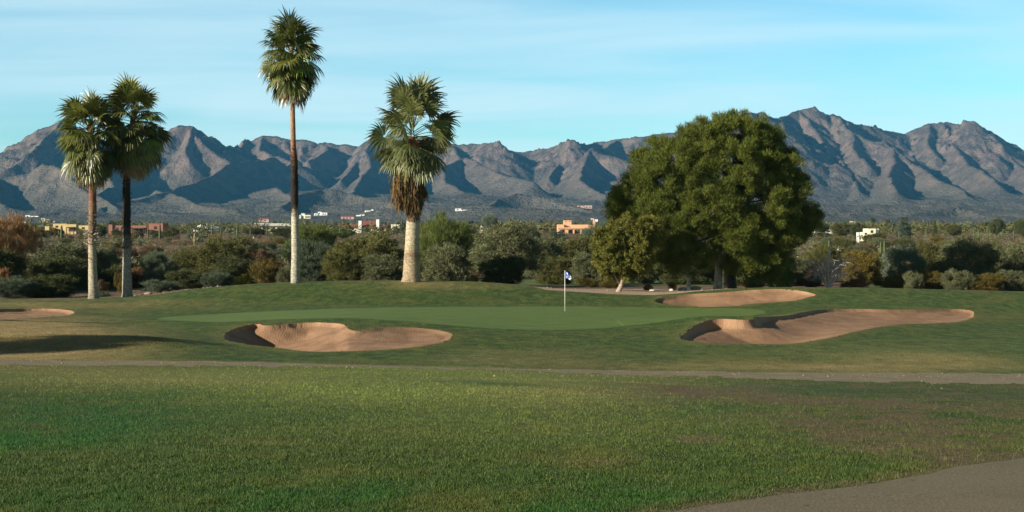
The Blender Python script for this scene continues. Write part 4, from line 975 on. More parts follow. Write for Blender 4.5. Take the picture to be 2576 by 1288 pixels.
# --- the big pine
def rel_lobes(L, px0, Y0, z0):
    s = Y0 / F; return [((a - px0) * s, dy, WZ(b, Y0) - z0, rx * s, ry_, rz * s) for a, b, dy, rx, rz, ry_ in L]
Yp = 97.0; zp = ground(WX(1803, Yp), Yp)
PL = [(1845, 330, 0, 88, 50, 2.6), (1850, 385, .6, 80, 60, 2.4), (1800, 460, 1.2, 110, 90, 2.2), (1780, 350, 0, 70, 50, 2.4), (1900, 370, .3, 78, 60, 2.6), (1820, 430, -.8, 120, 90, 3.4), (1715, 400, -.3, 75, 62, 2.6), (1665, 450, -.5, 62, 62, 2.4),
      (1590, 490, -.2, 46, 48, 1.6), (1562, 520, 0, 30, 40, 1.2), (1640, 530, -.8, 70, 55, 2.4), (1950, 440, .2, 66, 66, 2.6), (1985, 480, .4, 46, 60, 2.2), (1960, 540, .4, 72, 50, 2.6), (1905, 520, -.8, 90, 80, 3.0),
      (1775, 520, -2.0, 95, 70, 2.3), (1700, 570, -2.2, 66, 46, 1.9), (1690, 618, -2.5, 52, 36, 1.7), (1745, 640, -2.3, 50, 30, 1.5), (1850, 590, -1.8, 70, 48, 2.2), (1935, 605, 0, 90, 40, 2.6), (1985, 585, .3, 50, 34, 1.8),
      (1880, 650, -1.2, 66, 34, 2.0), (1925, 655, -.3, 50, 34, 1.6), (2044, 543, 0, 22, 26, .7), (2024, 566, 0, 26, 14, .7), (1700, 652, -2.4, 46, 26, 1.3), (1655, 640, -1.8, 34, 30, 1.1), (1868, 672, -1.6, 52, 24, 1.5), (1930, 682, -.6, 36, 26, 1.2), (1615, 430, .8, 24, 26, 1.2), (1665, 368, .6, 30, 26, 1.2)]
root = empty('pine_tree', (WX(1803, Yp), Yp, zp - .1)); tag(root, 'huge rounded dark green pine with pale split trunk behind the green', 'pine tree')
lb = rel_lobes(PL, 1803, Yp, zp); rng = np.random.default_rng(8)
lb = [(a, b, c, p * .93, q * .93, r * .92) for a, b, c, p, q, r in lb]
c1 = cloud(rng, lb, 1350, .54, 9, .25, 52, .22, .036, up=.7, flat=.85, shell=(.55, 1.08), rand=.4)
c2 = cloud(rng, rel_lobes([(2046, 541, 0, 20, 24, .6), (2026, 566, 0, 24, 12, .6), (2000, 590, 0, 30, 18, .9), (1552, 508, 0, 20, 24, .7), (1612, 392, .4, 20, 20, .7), (1985, 392, .3, 26, 24, .9)], 1803, Yp, zp), 90, .30, 8, .22, 40, .22, .034, up=.6)
add_obj('crown', mesh_cloud('crown', (np.concatenate([c1[0], c2[0]]), np.concatenate([c1[1], c2[1] + len(c1[0])]), np.concatenate([c1[2], c2[2]]))), M['pine'], root)
s = Yp / F
def PT(a, b, dy=0): return np.array([(a - 1803) * s, dy, WZ(b, Yp) - zp])
def tubes(paths, name, mt, parent, sides=9, seed=1, smooth=True):
    rg_ = np.random.default_rng(seed); V, Fc = [], []
    for pts, rad in paths:
        v, f = tube_vf(pts, rad, sides, True, .10, rg_); k = len(V); V += list(v); Fc += [tuple(x + k for x in q) for q in f]
    return add_obj(name, mesh_vf(name, V, Fc, None, smooth), mt, parent)
def smooth_path(P, R, n):
    P = np.array(P, float); t0 = np.linspace(0, 1, len(P)); t1 = np.linspace(0, 1, n)
    Q = np.stack([np.interp(t1, t0, P[:, i]) for i in range(3)], -1); 
    for _ in range(2): Q[1:-1] = (Q[:-2] + Q[1:-1] * 2 + Q[2:]) / 4
    return Q, np.interp(t1, t0, R)
main = smooth_path([PT(1803, 732, -.6), PT(1803, 700, -.6), PT(1806, 660, -.7), PT(1800, 620, -1.0), PT(1797, 590, -1.4), PT(1800, 560, -1.6), PT(1788, 530, -1.5), PT(1800, 440, -.5), PT(1815, 360, 0)], [.34, .27, .25, .28, .29, .27, .22, .16, .07], 26)
tubes([main, smooth_path([PT(1806, 668, -.7), PT(1818, 640, -1.0), PT(1830, 600, -1.3), PT(1822, 570, -1.5), PT(1835, 500, -1)], [.22, .2, .18, .16, .1], 14)], 'trunk', M['bark_pale'], root, 10, 3)
pr = []
for a, b, dy, rx, rz, ry_ in PL: 
    st_ = main[0][rng.integers(12, 20)]; e = PT(a, b, dy); m_ = (st_ + e) / 2 + rng.normal(0, .25, 3); pr.append(smooth_path([st_, m_, e], [.10, .06, .02], 7))
for i in range(36):      # bare twigs around the trunk
    st_ = main[0][rng.integers(9, 19)]; e = st_ + np.array([rng.normal(-.5, 1.1), -rng.uniform(.2, 1.0), rng.normal(.3, .5)]); pr.append(smooth_path([st_, (st_ + e) / 2 + rng.normal(0, .15, 3), e], [.03, .02, .008], 5))
tubes(pr[:len(PL)], 'branch', M['bark'], root, 5, 4); tubes(pr[len(PL):], 'dead_twigs', M['bark_pale'], root, 4, 5)
for k, (a, Y2, r2, hgt) in enumerate([(1833, 98.2, .25, 3.4), (1845, 98.6, .22, 3.2)]):
    x = WX(a, Y2); r0 = empty('leaning_tree', (x, Y2, ground(x, Y2) - .1)); tag(r0, ['dark leaning stem just right of the pale pine trunk', 'second dark stem farther right of the pale pine trunk'][k], 'tree')
    tubes([smooth_path([(0, 0, 0), (-.1, 0, 1.2), (.15 + k * .2, .1, hgt)], [r2 * 1.3, r2, r2 * .7], 10)], 'trunk', M['bark'], r0, 8, 5 + k)
    add_obj('crown', mesh_cloud('crown', cloud(rng, [(.2 + k * .3, .6, hgt + .4, 1.5, 1.2, .9)], 26, .4, 7, .22, 22, .24, .036, up=.3)), M['pine'], r0)
# --- the juniper in front of the pine
Yj = 91.5; zj = ground(WX(1557, Yj), Yj); s = Yj / F
root = empty('juniper_tree', (WX(1557, Yj), Yj, zj - .1)); tag(root, 'yellow-green juniper with twisted pale trunk at the left foot of the pine', 'juniper tree')
JL = [(1560, 640, 0, 55, 60, 1.5), (1530, 625, -.3, 36, 46, 1.1), (1590, 590, 0, 46, 42, 1.3), (1600, 630, -.2, 40, 50, 1.2), (1555, 585, 0, 36, 34, 1.0), (1625, 575, .1, 34, 30, 1.0), (1592, 662, -.3, 40, 24, 1.0), (1612, 655, 0, 30, 26, .9),
      (1645, 590, .3, 28, 26, .8), (1510, 600, 0, 20, 26, .6), (1528, 672, -.2, 22, 20, .6), (1588, 558, .1, 22, 20, .6)]
lb = [((a - 1557) * s, dy, WZ(b, Yj) - zj, rx * s, ry_, rz * s) for a, b, dy, rx, rz, ry_ in JL]
add_obj('crown', mesh_cloud('crown', cloud(rng, lb, 420, .28, 9, .13, 30, .11, .06, up=.5, shell=(.7, 1.05), rand=.8)), M['juniper'], root)
def PJ(a, b, dy=0): return np.array([(a - 1557) * s, dy, WZ(b, Yj) - zj])
tubes([smooth_path([PJ(1553, 742), PJ(1556, 728), PJ(1564, 712, -.1), PJ(1566, 690, -.3), PJ(1560, 660, -.2), PJ(1570, 600)], [.24, .17, .15, .12, .09, .04], 16),
       smooth_path([PJ(1563, 715), PJ(1580, 690, -.2), PJ(1600, 640)], [.09, .07, .03], 8), smooth_path([PJ(1562, 712), PJ(1545, 690, -.2), PJ(1530, 640)], [.08, .06, .03], 8)], 'trunk', M['bark_pale'], root, 8, 9)
# --- leaning trunk of the spreading mesquite and its own dark twin
# --- the dead tree on the right
Yd = 98.0; zd = ground(WX(2083, Yd), Yd); s = Yd / F
root = empty('dead_tree', (WX(2083, Yd), Yd, zd - .1)); tag(root, 'leafless grey tree with arching bare branches and a pale upright leader', 'dead tree')
pr = [smooth_path([(0, 0, 0), (.1, 0, 1.0), (.15, 0, 2.2), (.1, 0, 3.1)], [.10, .07, .05, .03], 10)]
for i in range(64):
    a = rng.uniform(0, 6.28); R_ = rng.uniform(.6, 2.0); h1 = rng.uniform(1.2, 2.6)
    P0 = [(0, 0, .1), (R_ * .35 * math.cos(a), R_ * .35 * math.sin(a), h1 * .75), (R_ * .75 * math.cos(a), R_ * .75 * math.sin(a), h1), (R_ * math.cos(a + .2), R_ * math.sin(a + .2), h1 - rng.uniform(.1, .6))]
    q = smooth_path(P0, [.055, .035, .02, .009], 9); pr.append(q)
    for j in range(6):
        b_ = q[0][rng.integers(3, 9)]; e = b_ + np.array([rng.normal(0, .3), rng.normal(0, .3), rng.normal(-.05, .25)]); pr.append((np.array([b_, (b_ + e) / 2 + rng.normal(0, .04, 3), e]), np.array([.015, .011, .006])))
tubes(pr[1:], 'branch', M['deadwood'], root, 4, 2)
tk = tubes([pr[0]] + [smooth_path([(.12, 0, 1.9 + i * .2), (.12 + rng.normal(0, .15), rng.normal(0, .1), 2.15 + i * .2)], [.03, .015], 3) for i in range(7)], 'trunk', M['deadwood'], root, 6, 2)
# ------------------------------------------------------------------ houses
def wallm(n, c, v=.10): return simple(n, c, v, .6, .9, .2, bscale=6)
M['ochre'] = wallm('ochre_stucco', (.50, .38, .18)); M['redbrown'] = wallm('redbrown_stucco', (.27, .12, .085)); M['pinkw'] = wallm('pink_stucco', (.55, .33, .25))
M['white'] = wallm('white_stucco', (.78, .77, .72)); M['cream'] = wallm('cream_stucco', (.72, .66, .48)); M['peach'] = wallm('peach_stucco', (.62, .36, .20)); M['tanw'] = wallm('tan_stucco', (.45, .34, .24))
M['roofred'] = simple('red_roof_tiles', (.21, .075, .055), .25, 2, .9, .6, bscale=5); M['roofgrey'] = simple('pale_grey_roof', (.52, .50, .45), .12, 1, .9); M['roofblue'] = simple('slate_roof', (.17, .19, .21), .15, 1, .9)
M['glass'] = simple('dark_window_glass', (.02, .025, .03), .2, 1, .15, spec=.5); M['darkwood'] = simple('dark_wood', (.07, .045, .03), .3, 5, .9); M['trim'] = wallm('pale_trim', (.66, .60, .50))

def find_Y(px, py):
    c = int(np.argmin(np.abs(mc - px))); p = HZ + (ZC - ZM[:, c]) / mr * F
    k = np.where(p <= py)[0]; k = k[k > 4]
    return (float(mr[k[0]]), float(ZM[k[0], c])) if len(k) else (3000., mount_z(px, 3000.))
def house(name, label, Y, blocks, wall, wins=(), roofs=(), pybase=None, group=None, caps=True, extra=None):
    """blocks: (px0, px1, top row, depth m, step back m); wins: (px0, px1, row0, row1, step back)"""
    pxc = (blocks[0][0] + blocks[-1][1]) / 2
    if Y is None: Y, z0 = find_Y(pxc, pybase); z0 -= 2.5
    else: z0 = ground(WX(pxc, Y), Y) - .6
    s = Y / F; ox = WX(pxc, Y); root = empty(name, (ox, Y, z0)); tag(root, label, 'house', group)
    X = lambda a: (a - pxc) * s
    Zz = lambda b: WZ(b, Y) - z0
    mb = MB(); cp = MB()
    for (a, b, tp, dep, sb) in blocks:
        mb.box(X(a), X(b), sb, sb + dep, 0, Zz(tp))
        t_ = min(.25, .6 * s * 2); cp.box(X(a) - .06, X(b) + .06, sb - .06, sb + dep + .06, Zz(tp) + .003, Zz(tp) + t_ * .8)
    mb.build('wall', M[wall], root)
    if caps: cp.build('parapet', M[wall], root)
    for (a, b, r0, r1, sb) in wins:
        fr = MB(); w = .09
        fr.box(X(a) - w, X(a), sb - .10, sb - .003, Zz(r1) - w, Zz(r0) + w).box(X(b), X(b) + w, sb - .10, sb - .003, Zz(r1) - w, Zz(r0) + w).box(X(a) + .002, X(b) - .002, sb - .10, sb - .003, Zz(r0), Zz(r0) + w).box(X(a) + .002, X(b) - .002, sb - .10, sb - .003, Zz(r1) - w, Zz(r1))
        f = fr.build('window', M['darkwood'], root)
        MB().box(X(a), X(b), sb - .05, sb - .006, Zz(r1), Zz(r0)).build('pane', M['glass'], f)
    for (a, b, r0, r1, y0, y1, m, kind) in roofs:      # kind: 'x' ridge along x, 'y' ridge along depth, 'f' flat slab
        x0, x1, zt, zb = X(a), X(b), Zz(r0), Zz(r1); q = MB(); ym = (y0 + y1) / 2; xm = (x0 + x1) / 2; e = .12
        if kind == 'x': q.add([(x0, y0, zb), (x1, y0, zb), (x1, y1, zb), (x0, y1, zb), (x0, ym, zt), (x1, ym, zt)], [(0, 1, 5, 4), (2, 3, 4, 5), (1, 2, 5), (3, 0, 4), (3, 2, 1, 0)])
        elif kind == 'y': q.add([(x0, y0, zb), (x1, y0, zb), (x1, y1, zb), (x0, y1, zb), (xm, y0, zt), (xm, y1, zt)], [(0, 1, 4), (1, 2, 5, 4), (2, 3, 5), (3, 0, 4, 5), (3, 2, 1, 0)])
        else: q.box(x0, x1, y0, y1, zb, zt)
        q.build('roof', M[m], root)
    if extra: extra(root, X, Zz, s)
    return root
G1 = 'houses on the plain'; G2 = 'villas on the far slopes'
def porch(a, b, r0, r1, sb, post=3):
    def f(root, X, Zz, s):
        MB().box(X(a), X(b), sb - 2.6, sb - .01, Zz(r0) - .35, Zz(r0)).build('porch_roof', M['darkwood'], root)
        MB().box(X(a) + .1, X(b) - .1, sb - .12, sb - .01, Zz(r1), Zz(r0) - .36).build('porch_shade_panel', M['darkwood'], root)  # flat dark panel painting the shade under the porch roof
        for k in range(post): x = X(a) + (X(b) - X(a)) * k / (post - 1); MB().box(x - .12, x + .12, sb - 2.6, sb - 2.36, 0, Zz(r0) - .36).build('porch_post', M['darkwood'], root)
    return f
house('flat_roof_house', 'long ochre flat-roofed house behind the ragged-collared palm', 560, [(111, 123, 570, 6, 1), (129, 163.5, 563.5, 7, 2), (164, 191.5, 565, 8, 0), (192, 224, 568, 8, .5)], 'ochre', [(205, 211, 572, 576, .5), (136, 141, 568, 572, 2)], group=G1, extra=porch(172, 190, 571, 582, 0))
house('adobe_house', 'red-brown adobe house behind the dark palm', 545, [(273, 282.5, 566, 8, 0), (283, 366.5, 568, 8, .6), (375, 411, 563, 9, -.8)], 'redbrown', [(291, 296, 573, 578, .6), (303, 308, 573, 578, .6), (389, 395, 570, 576, -.8)], group=G1, extra=porch(330, 364, 573, 588, .6, 4))
house('gable_house', 'bright white house with a low gable between the palms', 620, [(486, 530, 576, 10, 0), (531.5, 548, 577, 9, 2)], 'white', [(497, 503, 576.5, 580, 0), (515, 521, 576.5, 580, 0)], [(482, 531, 564.5, 575.9, -1, 10.5, 'white', 'y'), (531.2, 552, 569, 576.9, 1.5, 12, 'roofblue', 'x')], group=G1, caps=False,
      extra=lambda r, X, Z, s: (MB().box(X(512), X(517), 3, 4, Z(568), Z(563)).build('roof_cooler', M['white'], r), MB().box(X(528.5), X(531), 1.0, 1.8, 0, Z(567.5)).build('chimney', M['white'], r)))
house('low_white_house', 'small low white house right of the white gable house', 640, [(566, 578, 574, 5, 0), (579, 589, 576, 5, .4), (590, 600, 573.5, 5, 0)], 'white', [(570, 573, 576, 579, 0), (582, 585, 577.5, 580, .4)], group=G1)
house('ramada', 'low dark timber ramada in the scrub left of the tallest palm', 420, [(603, 606, 592, .3, 0), (636, 639, 592, .3, 0), (618, 620, 592, .3, 3)], 'tanw', (), [(600, 642, 589.5, 591.5, -.5, 4, 'darkwood', 'f')], group=G1, caps=False)
house('ranch_house', 'long low ranch house with pale grey roofs left of the tallest palm', 640, [(638, 660, 568, 8, 0), (663, 707, 568.5, 8, 1), (709, 722, 569, 6, 4)], 'cream', [(668, 674, 570.5, 574, 1), (684, 690, 570.5, 574, 1), (645, 650, 570.5, 574, 0)],
      [(636, 662, 561, 567.9, -1, 9, 'roofgrey', 'x'), (662.5, 708, 561.5, 568.4, 0, 10, 'roofgrey', 'x'), (708.5, 737, 562, 568.9, 0, 10, 'roofgrey', 'x')], group=G1, caps=False, extra=lambda r, X, Z, s: [MB().box(X(a), X(a) + .25, .2, .45, 0, Z(569)).build('carport_post', M['darkwood'], r) for a in (724, 730, 735)])
house('tiled_house', 'red-roofed house with two white chimneys left of the stout palm', 610, [(852, 902, 572, 9, 1), (911, 972, 573, 9, 0)], 'cream', [(868, 873, 574, 578, 1), (884, 889, 574, 578, 1), (922, 928, 575, 579, 0), (938, 944, 575, 579, 0), (960, 965, 575, 579, 0)],
      [(850, 904, 564.5, 571.9, 0, 11, 'roofred', 'x'), (909.5, 948, 555, 572.9, -1, 12, 'roofred', 'x'), (948.2, 974, 567, 572.9, -1, 10, 'roofred', 'x')], group=G1, caps=False,
      extra=lambda r, X, Z, s: [MB().box(X(a), X(b), -1.3, -.2, 0, Z(t_)).box(X(a) - .1, X(b) + .1, -1.4, -.1, Z(t_) + .003, Z(t_) + .25).build('chimney', M['white'], r) for a, b, t_ in ((902.6, 910, 557), (947, 954.3, 553.8))])
house('block_house', 'small square cream house with one window left of the stout palm', 600, [(984, 1005, 565.5, 5, 0)], 'cream', [(990, 999, 570, 576, 0)], group=G1)
house('block_house', 'small square cream house below the dusky round tree', 610, [(1206, 1228, 568, 5, 0)], 'cream', [(1210, 1218, 572.5, 577, 0), (1221, 1225, 573, 577, 0)], group=G1)
# the peach house with its arcade
def arcade(root, X, Zz, s):
    w = MB(); op = [(1406.3, 1420.5), (1429, 1440.5), (1444.5, 1458.5), (1462.2, 1476), (1479.6, 1491.5)]; zt = Zz(577.5); y0 = -2.6
    edges = [1403] + [v for o in op for v in o] + [1497]
    for i in range(0, len(edges), 2): w.box(X(edges[i]), X(edges[i + 1]), y0, y0 + .5, 0, zt)
    w.box(X(1403), X(1497), y0, y0 + .5, zt + .002, Zz(572)); w.box(X(1403), X(1497), y0 + .502, -.01, Zz(574.2), Zz(572)); w.build('arcade', M['peach'], root)
    for a, b in op:      # rounded corners of the arches
        q = MB(); r = (X(b) - X(a)) * .22
        for sx, x0 in ((1, X(a)), (-1, X(b))):
            pts = [(x0, zt)] + [(x0 + sx * r * (1 - math.sin(t_)), zt - r * (1 - math.cos(t_))) for t_ in np.linspace(0, math.pi / 2, 6)]
            n = len(pts); v = [(p[0], y0 + .02, p[1]) for p in pts] + [(p[0], y0 + .45, p[1]) for p in pts]
            q.add(v, [tuple(range(n)), tuple(range(n, 2 * n))[::-1]] + [(i, (i + 1) % n, n + (i + 1) % n, n + i) for i in range(n)])
        q.build('arch', M['peach'], root)
        MB().box(X(a) + .3, X(b) - .3, -.12, -.02, Zz(586), Zz(578.6)).build('window', M['glass'], root)
    for k in range(13):
        x = X(1405 + k * 7.3); v, f = tube_vf([(x, y0 + .1, Zz(575)), (x, y0 - .7, Zz(575))], [.13, .13], 6); MB().add(v, f).build('roof_beam', M['darkwood'], root)
    MB().box(X(1491), X(1497), -1.6, -.5, Zz(572) + .003, Zz(556)).box(X(1490.5), X(1497.5), -1.7, -.4, Zz(556) + .003, Zz(555)).build('chimney', M['peach'], root)
    for a in (1422, 1432): MB().box(X(a), X(a + 3.4), 1.9, 1.98, Zz(557.6), Zz(556.4)).build('tower_opening', M['glass'], root)
house('pueblo_house', 'peach pueblo-style house with an arcade, roof tower and chimney behind the flag', 560, [(1403, 1418.8, 565.5, 9, 0), (1419, 1438, 555, 5, 2), (1438.2, 1497, 566, 9, 0)], 'peach', group=G1, extra=arcade)
house('flat_roof_house', 'long bright white flat-roofed house right of the pine', 560, [(2038, 2041, 571, 4, 1), (2041.3, 2072, 574.5, 7, 0), (2072.3, 2097, 578, 7, .4)], 'white', [(2050, 2055, 578, 582, 0), (2082, 2088, 580.5, 583.5, .4)], group=G1)
house('block_house', 'tall cream-yellow block house rising from the right hand scrub', 400, [(2176, 2184, 585, 5, 1), (2184.3, 2203, 576, 6, 0), (2203.3, 2212, 576.4, 6, .6)], 'cream', [(2178, 2182, 586, 589, 1), (2191, 2195, 580, 585, 0)], group=G1)
# villas far off
def villa(label, blocks, base, wall, wins=(), roofs=(), name='villa'): return house(name, label, None, blocks, wall, wins, roofs, base, G2, caps=not roofs)
villa('pinkish villa above the long low ranch house', [(651, 662, 553, 9, 2), (662.3, 676, 550.5, 9, 0)], 559, 'pinkw', [(665, 669, 553, 556, 0), (654, 657, 555, 557.5, 2)], [(650, 677, 549, 551, -1, 12, 'roofred', 'f')])
villa('two-storey cream villa with a row of dark windows right of the tallest palm', [(753, 756.6, 541, 9, 1), (757, 766, 537, 9, 4), (766.3, 781, 541, 10, 0)], 552.5, 'cream', [(759, 763, 545, 548.5, 4), (768, 771.5, 544, 548, 0), (773, 776.5, 544, 548, 0), (778, 780, 544, 548, 0)])
villa('white terraced villa right of the two-storey cream villa', [(790, 799, 537, 9, 0), (799.3, 808, 533, 9, 2), (808.3, 823, 535, 9, 0)], 542, 'white', [(793, 796, 539, 541, 0), (801, 805, 535.5, 538, 2), (811, 815, 537.5, 540, 0), (817, 820, 537.5, 540, 0)])
villa('pink villa with a flat red roof left of the white hill villa', [(858, 890, 545.5, 10, 0)], 552, 'pinkw', [(863, 867, 547, 550, 0), (871, 875, 547, 550, 0), (879, 883, 547, 550, 0)], [(857, 891, 543, 545.3, -1, 11, 'roofred', 'f')])
villa('small white house with a red roof between the pink and the white hill villas', [(896, 905, 541, 8, 1), (905.3, 917, 539.5, 8, 0)], 545, 'white', [(908, 911, 541, 543.5, 0)], [(904, 918, 537, 539.3, -1, 9, 'roofred', 'f')])
villa('bright white hill villa with a corner tower left of the stout palm', [(917.5, 934, 530, 10, 0), (934.3, 939, 526.5, 6, 1)], 537, 'white', [(921, 924, 532, 534.5, 0), (927, 930, 532, 534.5, 0)])
villa('tiny pale house high above the pink villa', [(883, 893, 534, 8, 0)], 537, 'cream', [(886, 889, 535, 536.3, 0)])
villa('tiny white house right of the white hill villa', [(947, 958, 533, 8, 0)], 536.5, 'white', [(951, 954, 534, 535.8, 0)])
villa('long thin white villa on the hillside above the bright palo verde', [(1145, 1160, 525, 8, 0), (1160.3, 1178, 528, 8, -3)], 532, 'white', [(1163, 1167, 529.5, 531.5, -3), (1170, 1174, 529.5, 531.5, -3), (1149, 1153, 526.5, 529, 0)])
villa('pale hillside villa above the peach house', [(1452.5, 1469, 517.5, 8, 0), (1469.3, 1489, 519, 8, 1)], 524, 'pinkw', [(1456, 1460, 519, 521.5, 0), (1473, 1478, 520.5, 522.5, 1), (1482, 1486, 520.5, 522.5, 1)], [(1470, 1490, 517.6, 518.7, 0, 9, 'white', 'f')])
villa('pale house just above the chimney of the peach house', [(1487, 1494, 550, 6, 0), (1494.3, 1504, 552, 6, 1)], 558, 'white', [(1489, 1492, 552, 554, 0)])
villa('white villa with a long wing at the far left foot of the mountain', [(64, 75, 541.5, 8, 0), (75.3, 96, 543.5, 8, 1)], 547, 'white', [(67, 71, 543, 545.5, 0), (82, 87, 544.5, 546.3, 1)])
villa('low white house lower down at the far left', [(45, 58, 556, 8, 0), (58.3, 73, 558, 8, 1)], 562, 'white', [(49, 53, 558, 560.5, 0)])
villa('scattered pale villa between the left palm and the far left houses', [(102, 112, 549, 8, 3), (112.3, 124, 552, 8, 1), (124.3, 138, 556, 8, 0)], 561, 'tanw', [(105, 108, 551, 554, 3), (115, 119, 554, 557, 1), (128, 132, 558, 560, 0)])
villa('long white house on the right skyline', [(2422.7, 2435, 571, 8, 0), (2435.3, 2456, 570, 8, 1)], 575.5, 'white', [(2426, 2430, 572.5, 574.5, 0), (2440, 2444, 571.5, 574, 1), (2448, 2452, 571.5, 574, 1)])
villa('tiny white house left of the long white skyline house', [(2355.5, 2365, 571, 8, 0)], 575.5, 'white', [(2358, 2361, 572.5, 574, 0)])
villa('tiny cream house on the low hill slope right of the pine', [(2140, 2152, 557, 8, 0)], 560, 'cream', [(2144, 2148, 558, 559.4, 0)])

# ------------------------------------------------------------------ saguaros
M['cactus'] = simple('saguaro_skin', (.070, .085, .035), .3, 3, .8, .4); M['cactus_dead'] = simple('saguaro_dead', (.24, .165, .10), .35, 4, .9, .4)
def saguaro(px, top, Y, label, arms=(), fat=.19, mt='cactus'):
    x = WX(px, Y); z = ground(x, Y); h = WZ(top, Y) - z; root = empty('saguaro', (x, Y, z - .1)); tag(root, label, 'cactus', 'saguaros')
    def ribbed(pts, rad):
        v, f = tube_vf(pts, rad, 24); v = np.array(v); n = 24
        P = np.array(pts); 
        for i in range(len(pts)): c = P[i]; k = slice(i * n, (i + 1) * n); d = v[k] - c; d[::2] *= .82; v[k] = c + d
        return v, f
    zz_ = np.linspace(0, h, 12); r = fat * np.array([.8, .95, 1.05, 1.08, 1.1, 1.1, 1.08, 1.05, 1, .92, .75, .3])
    v, f = ribbed([(0, 0, q) for q in zz_], r); add_obj('stem', mesh_vf('stem', v, f, None, True), M[mt], root)
    for (sd, hh, ln) in arms:
        a0 = h * hh; pts = [(0, 0, a0), (sd * .45, 0, a0 - .05), (sd * .75, 0, a0 + .15), (sd * .85, 0, a0 + .5), (sd * .85, 0, a0 + ln * .7), (sd * .85, 0, a0 + ln)]
        v, f = ribbed(pts, [fat * .5, fat * .6, fat * .65, fat * .65, fat * .62, fat * .2]); add_obj('arm', mesh_vf('arm', v, f, None, True), M[mt], root)
for a in [(125, 561, 430, 'saguaro standing in front of the left end of the ochre house'), (155, 566, 420, 'saguaro with one arm left of the ragged-collared palm', ((-1, .4, 1.2),), .34), (372, 561, 430, 'tall thin saguaro left of the right wing of the red-brown house', ((-1, .45, .9),)),
          (402, 562, 400, 'thick saguaro at the right end of the red-brown house', (), .30), (474, 572, 430, 'saguaro at the left corner of the white gable house'), (490, 586, 330, 'dead brown saguaro stump below the white gable house', ((-1, .6, .5), (1, .5, .6)), .26, 'cactus_dead'),
          (500, 568, 440, 'saguaro in front of the white gable'), (533, 571, 430, 'saguaro right of the white gable house'), (556, 573, 440, 'slim saguaro between the two white houses'), (597, 566, 400, 'saguaro with a forked arm at the low white house', ((-1, .5, 1.2), (1, .65, .8)), .26),
          (630, 574, 430, 'slim saguaro left of the ranch house'), (672, 567, 420, 'saguaro before the ranch house roof'), (2216, 606, 250, 'left of two saguaros side by side in the right hand scrub'), (2225, 603, 250, 'right of two saguaros side by side in the right hand scrub'),
          (2086, 602, 236, 'tall saguaro just above the dead tree', ((1, .6, .5),), .2), (2484, 566, 420, 'tallest saguaro on the right skyline', ((-1, .5, .8),)), (2491, 577, 420, 'short saguaro right of the tallest skyline one'), (2462, 575, 420, 'saguaro below the long white skyline house', ((1, .5, .8),)),
          (2450, 576, 430, 'slim saguaro left of the one below the skyline house'), (2522, 574, 430, 'saguaro right of the lollipop-shaped tree'), (2162, 572, 450, 'saguaro beside the cream-yellow block house'), (2127, 574, 430, 'slim saguaro before the green skyline tree'),
          (2262, 580, 420, 'saguaro at the foot of the pointed conifer', ((1, .5, .7),)), (2550, 578, 430, 'short saguaro near the right edge skyline'), (2330, 577, 430, 'slim saguaro right of the pointed conifer'), (1590, 590, 380, 'saguaro glimpsed left of the pine')]: saguaro(*a)

# ------------------------------------------------------------------ flag on the green
x0, y0, z0 = at_px(1421, 74.2); z0 = float(gz(1421., 74.2)); top = WZ(680, 74.2)
root = empty('golf_flagstick', (x0, y0, z0)); tag(root, 'thin white flagstick with a blue and white checkered flag on the putting green', 'golf flag')
M['polew'] = simple('white_paint', (.78, .77, .74), .05, 5, .4); M['blue'] = simple('flag_blue', (.018, .095, .50), .1, 9, .7); M['flagw'] = simple('flag_white', (.72, .74, .78), .06, 9, .7)
v, f = tube_vf([(0, 0, -.05), (0, 0, top - z0)], [.014, .012], 8); add_obj('pole', mesh_vf('pole', v, f, None, True), M['polew'], root)
s = 74.2 / F; nx, nz_ = 12, 9; V = []; H_ = top - z0
for i in range(nx + 1):
    u = i / nx
    for j in range(nz_ + 1):
        w_ = j / nz_; hgt = .38 * (1 - .35 * u)
        V.append((.014 + .31 * u + .02 * math.sin(w_ * 5) * u, .05 * math.sin(u * 9 + w_ * 3) * u, H_ - .02 - .30 * u ** 1.1 - hgt * w_ * (1 - .15 * u)))
fc = [(i * (nz_ + 1) + j, (i + 1) * (nz_ + 1) + j, (i + 1) * (nz_ + 1) + j + 1, i * (nz_ + 1) + j + 1) for i in range(nx) for j in range(nz_)]
me = mesh_vf('flag', V, fc, None, True); fo = add_obj('flag', me, M['flagw'], root); me.materials.append(M['blue'])
me.polygons.foreach_set('material_index', np.array([1 if (i < 3 or ((i - 2) // 3 + j // 3) % 2 == 1) else 0 for i in range(nx) for j in range(nz_)], dtype=np.int32))
sm = fo.modifiers.new('thickness', 'SOLIDIFY'); sm.thickness = .004
v, f = tube_vf([(0, 0, -.06), (0, 0, .004)], [.054, .054], 20, False); add_obj('cup', mesh_vf('cup', v, f), M['polew'], root)

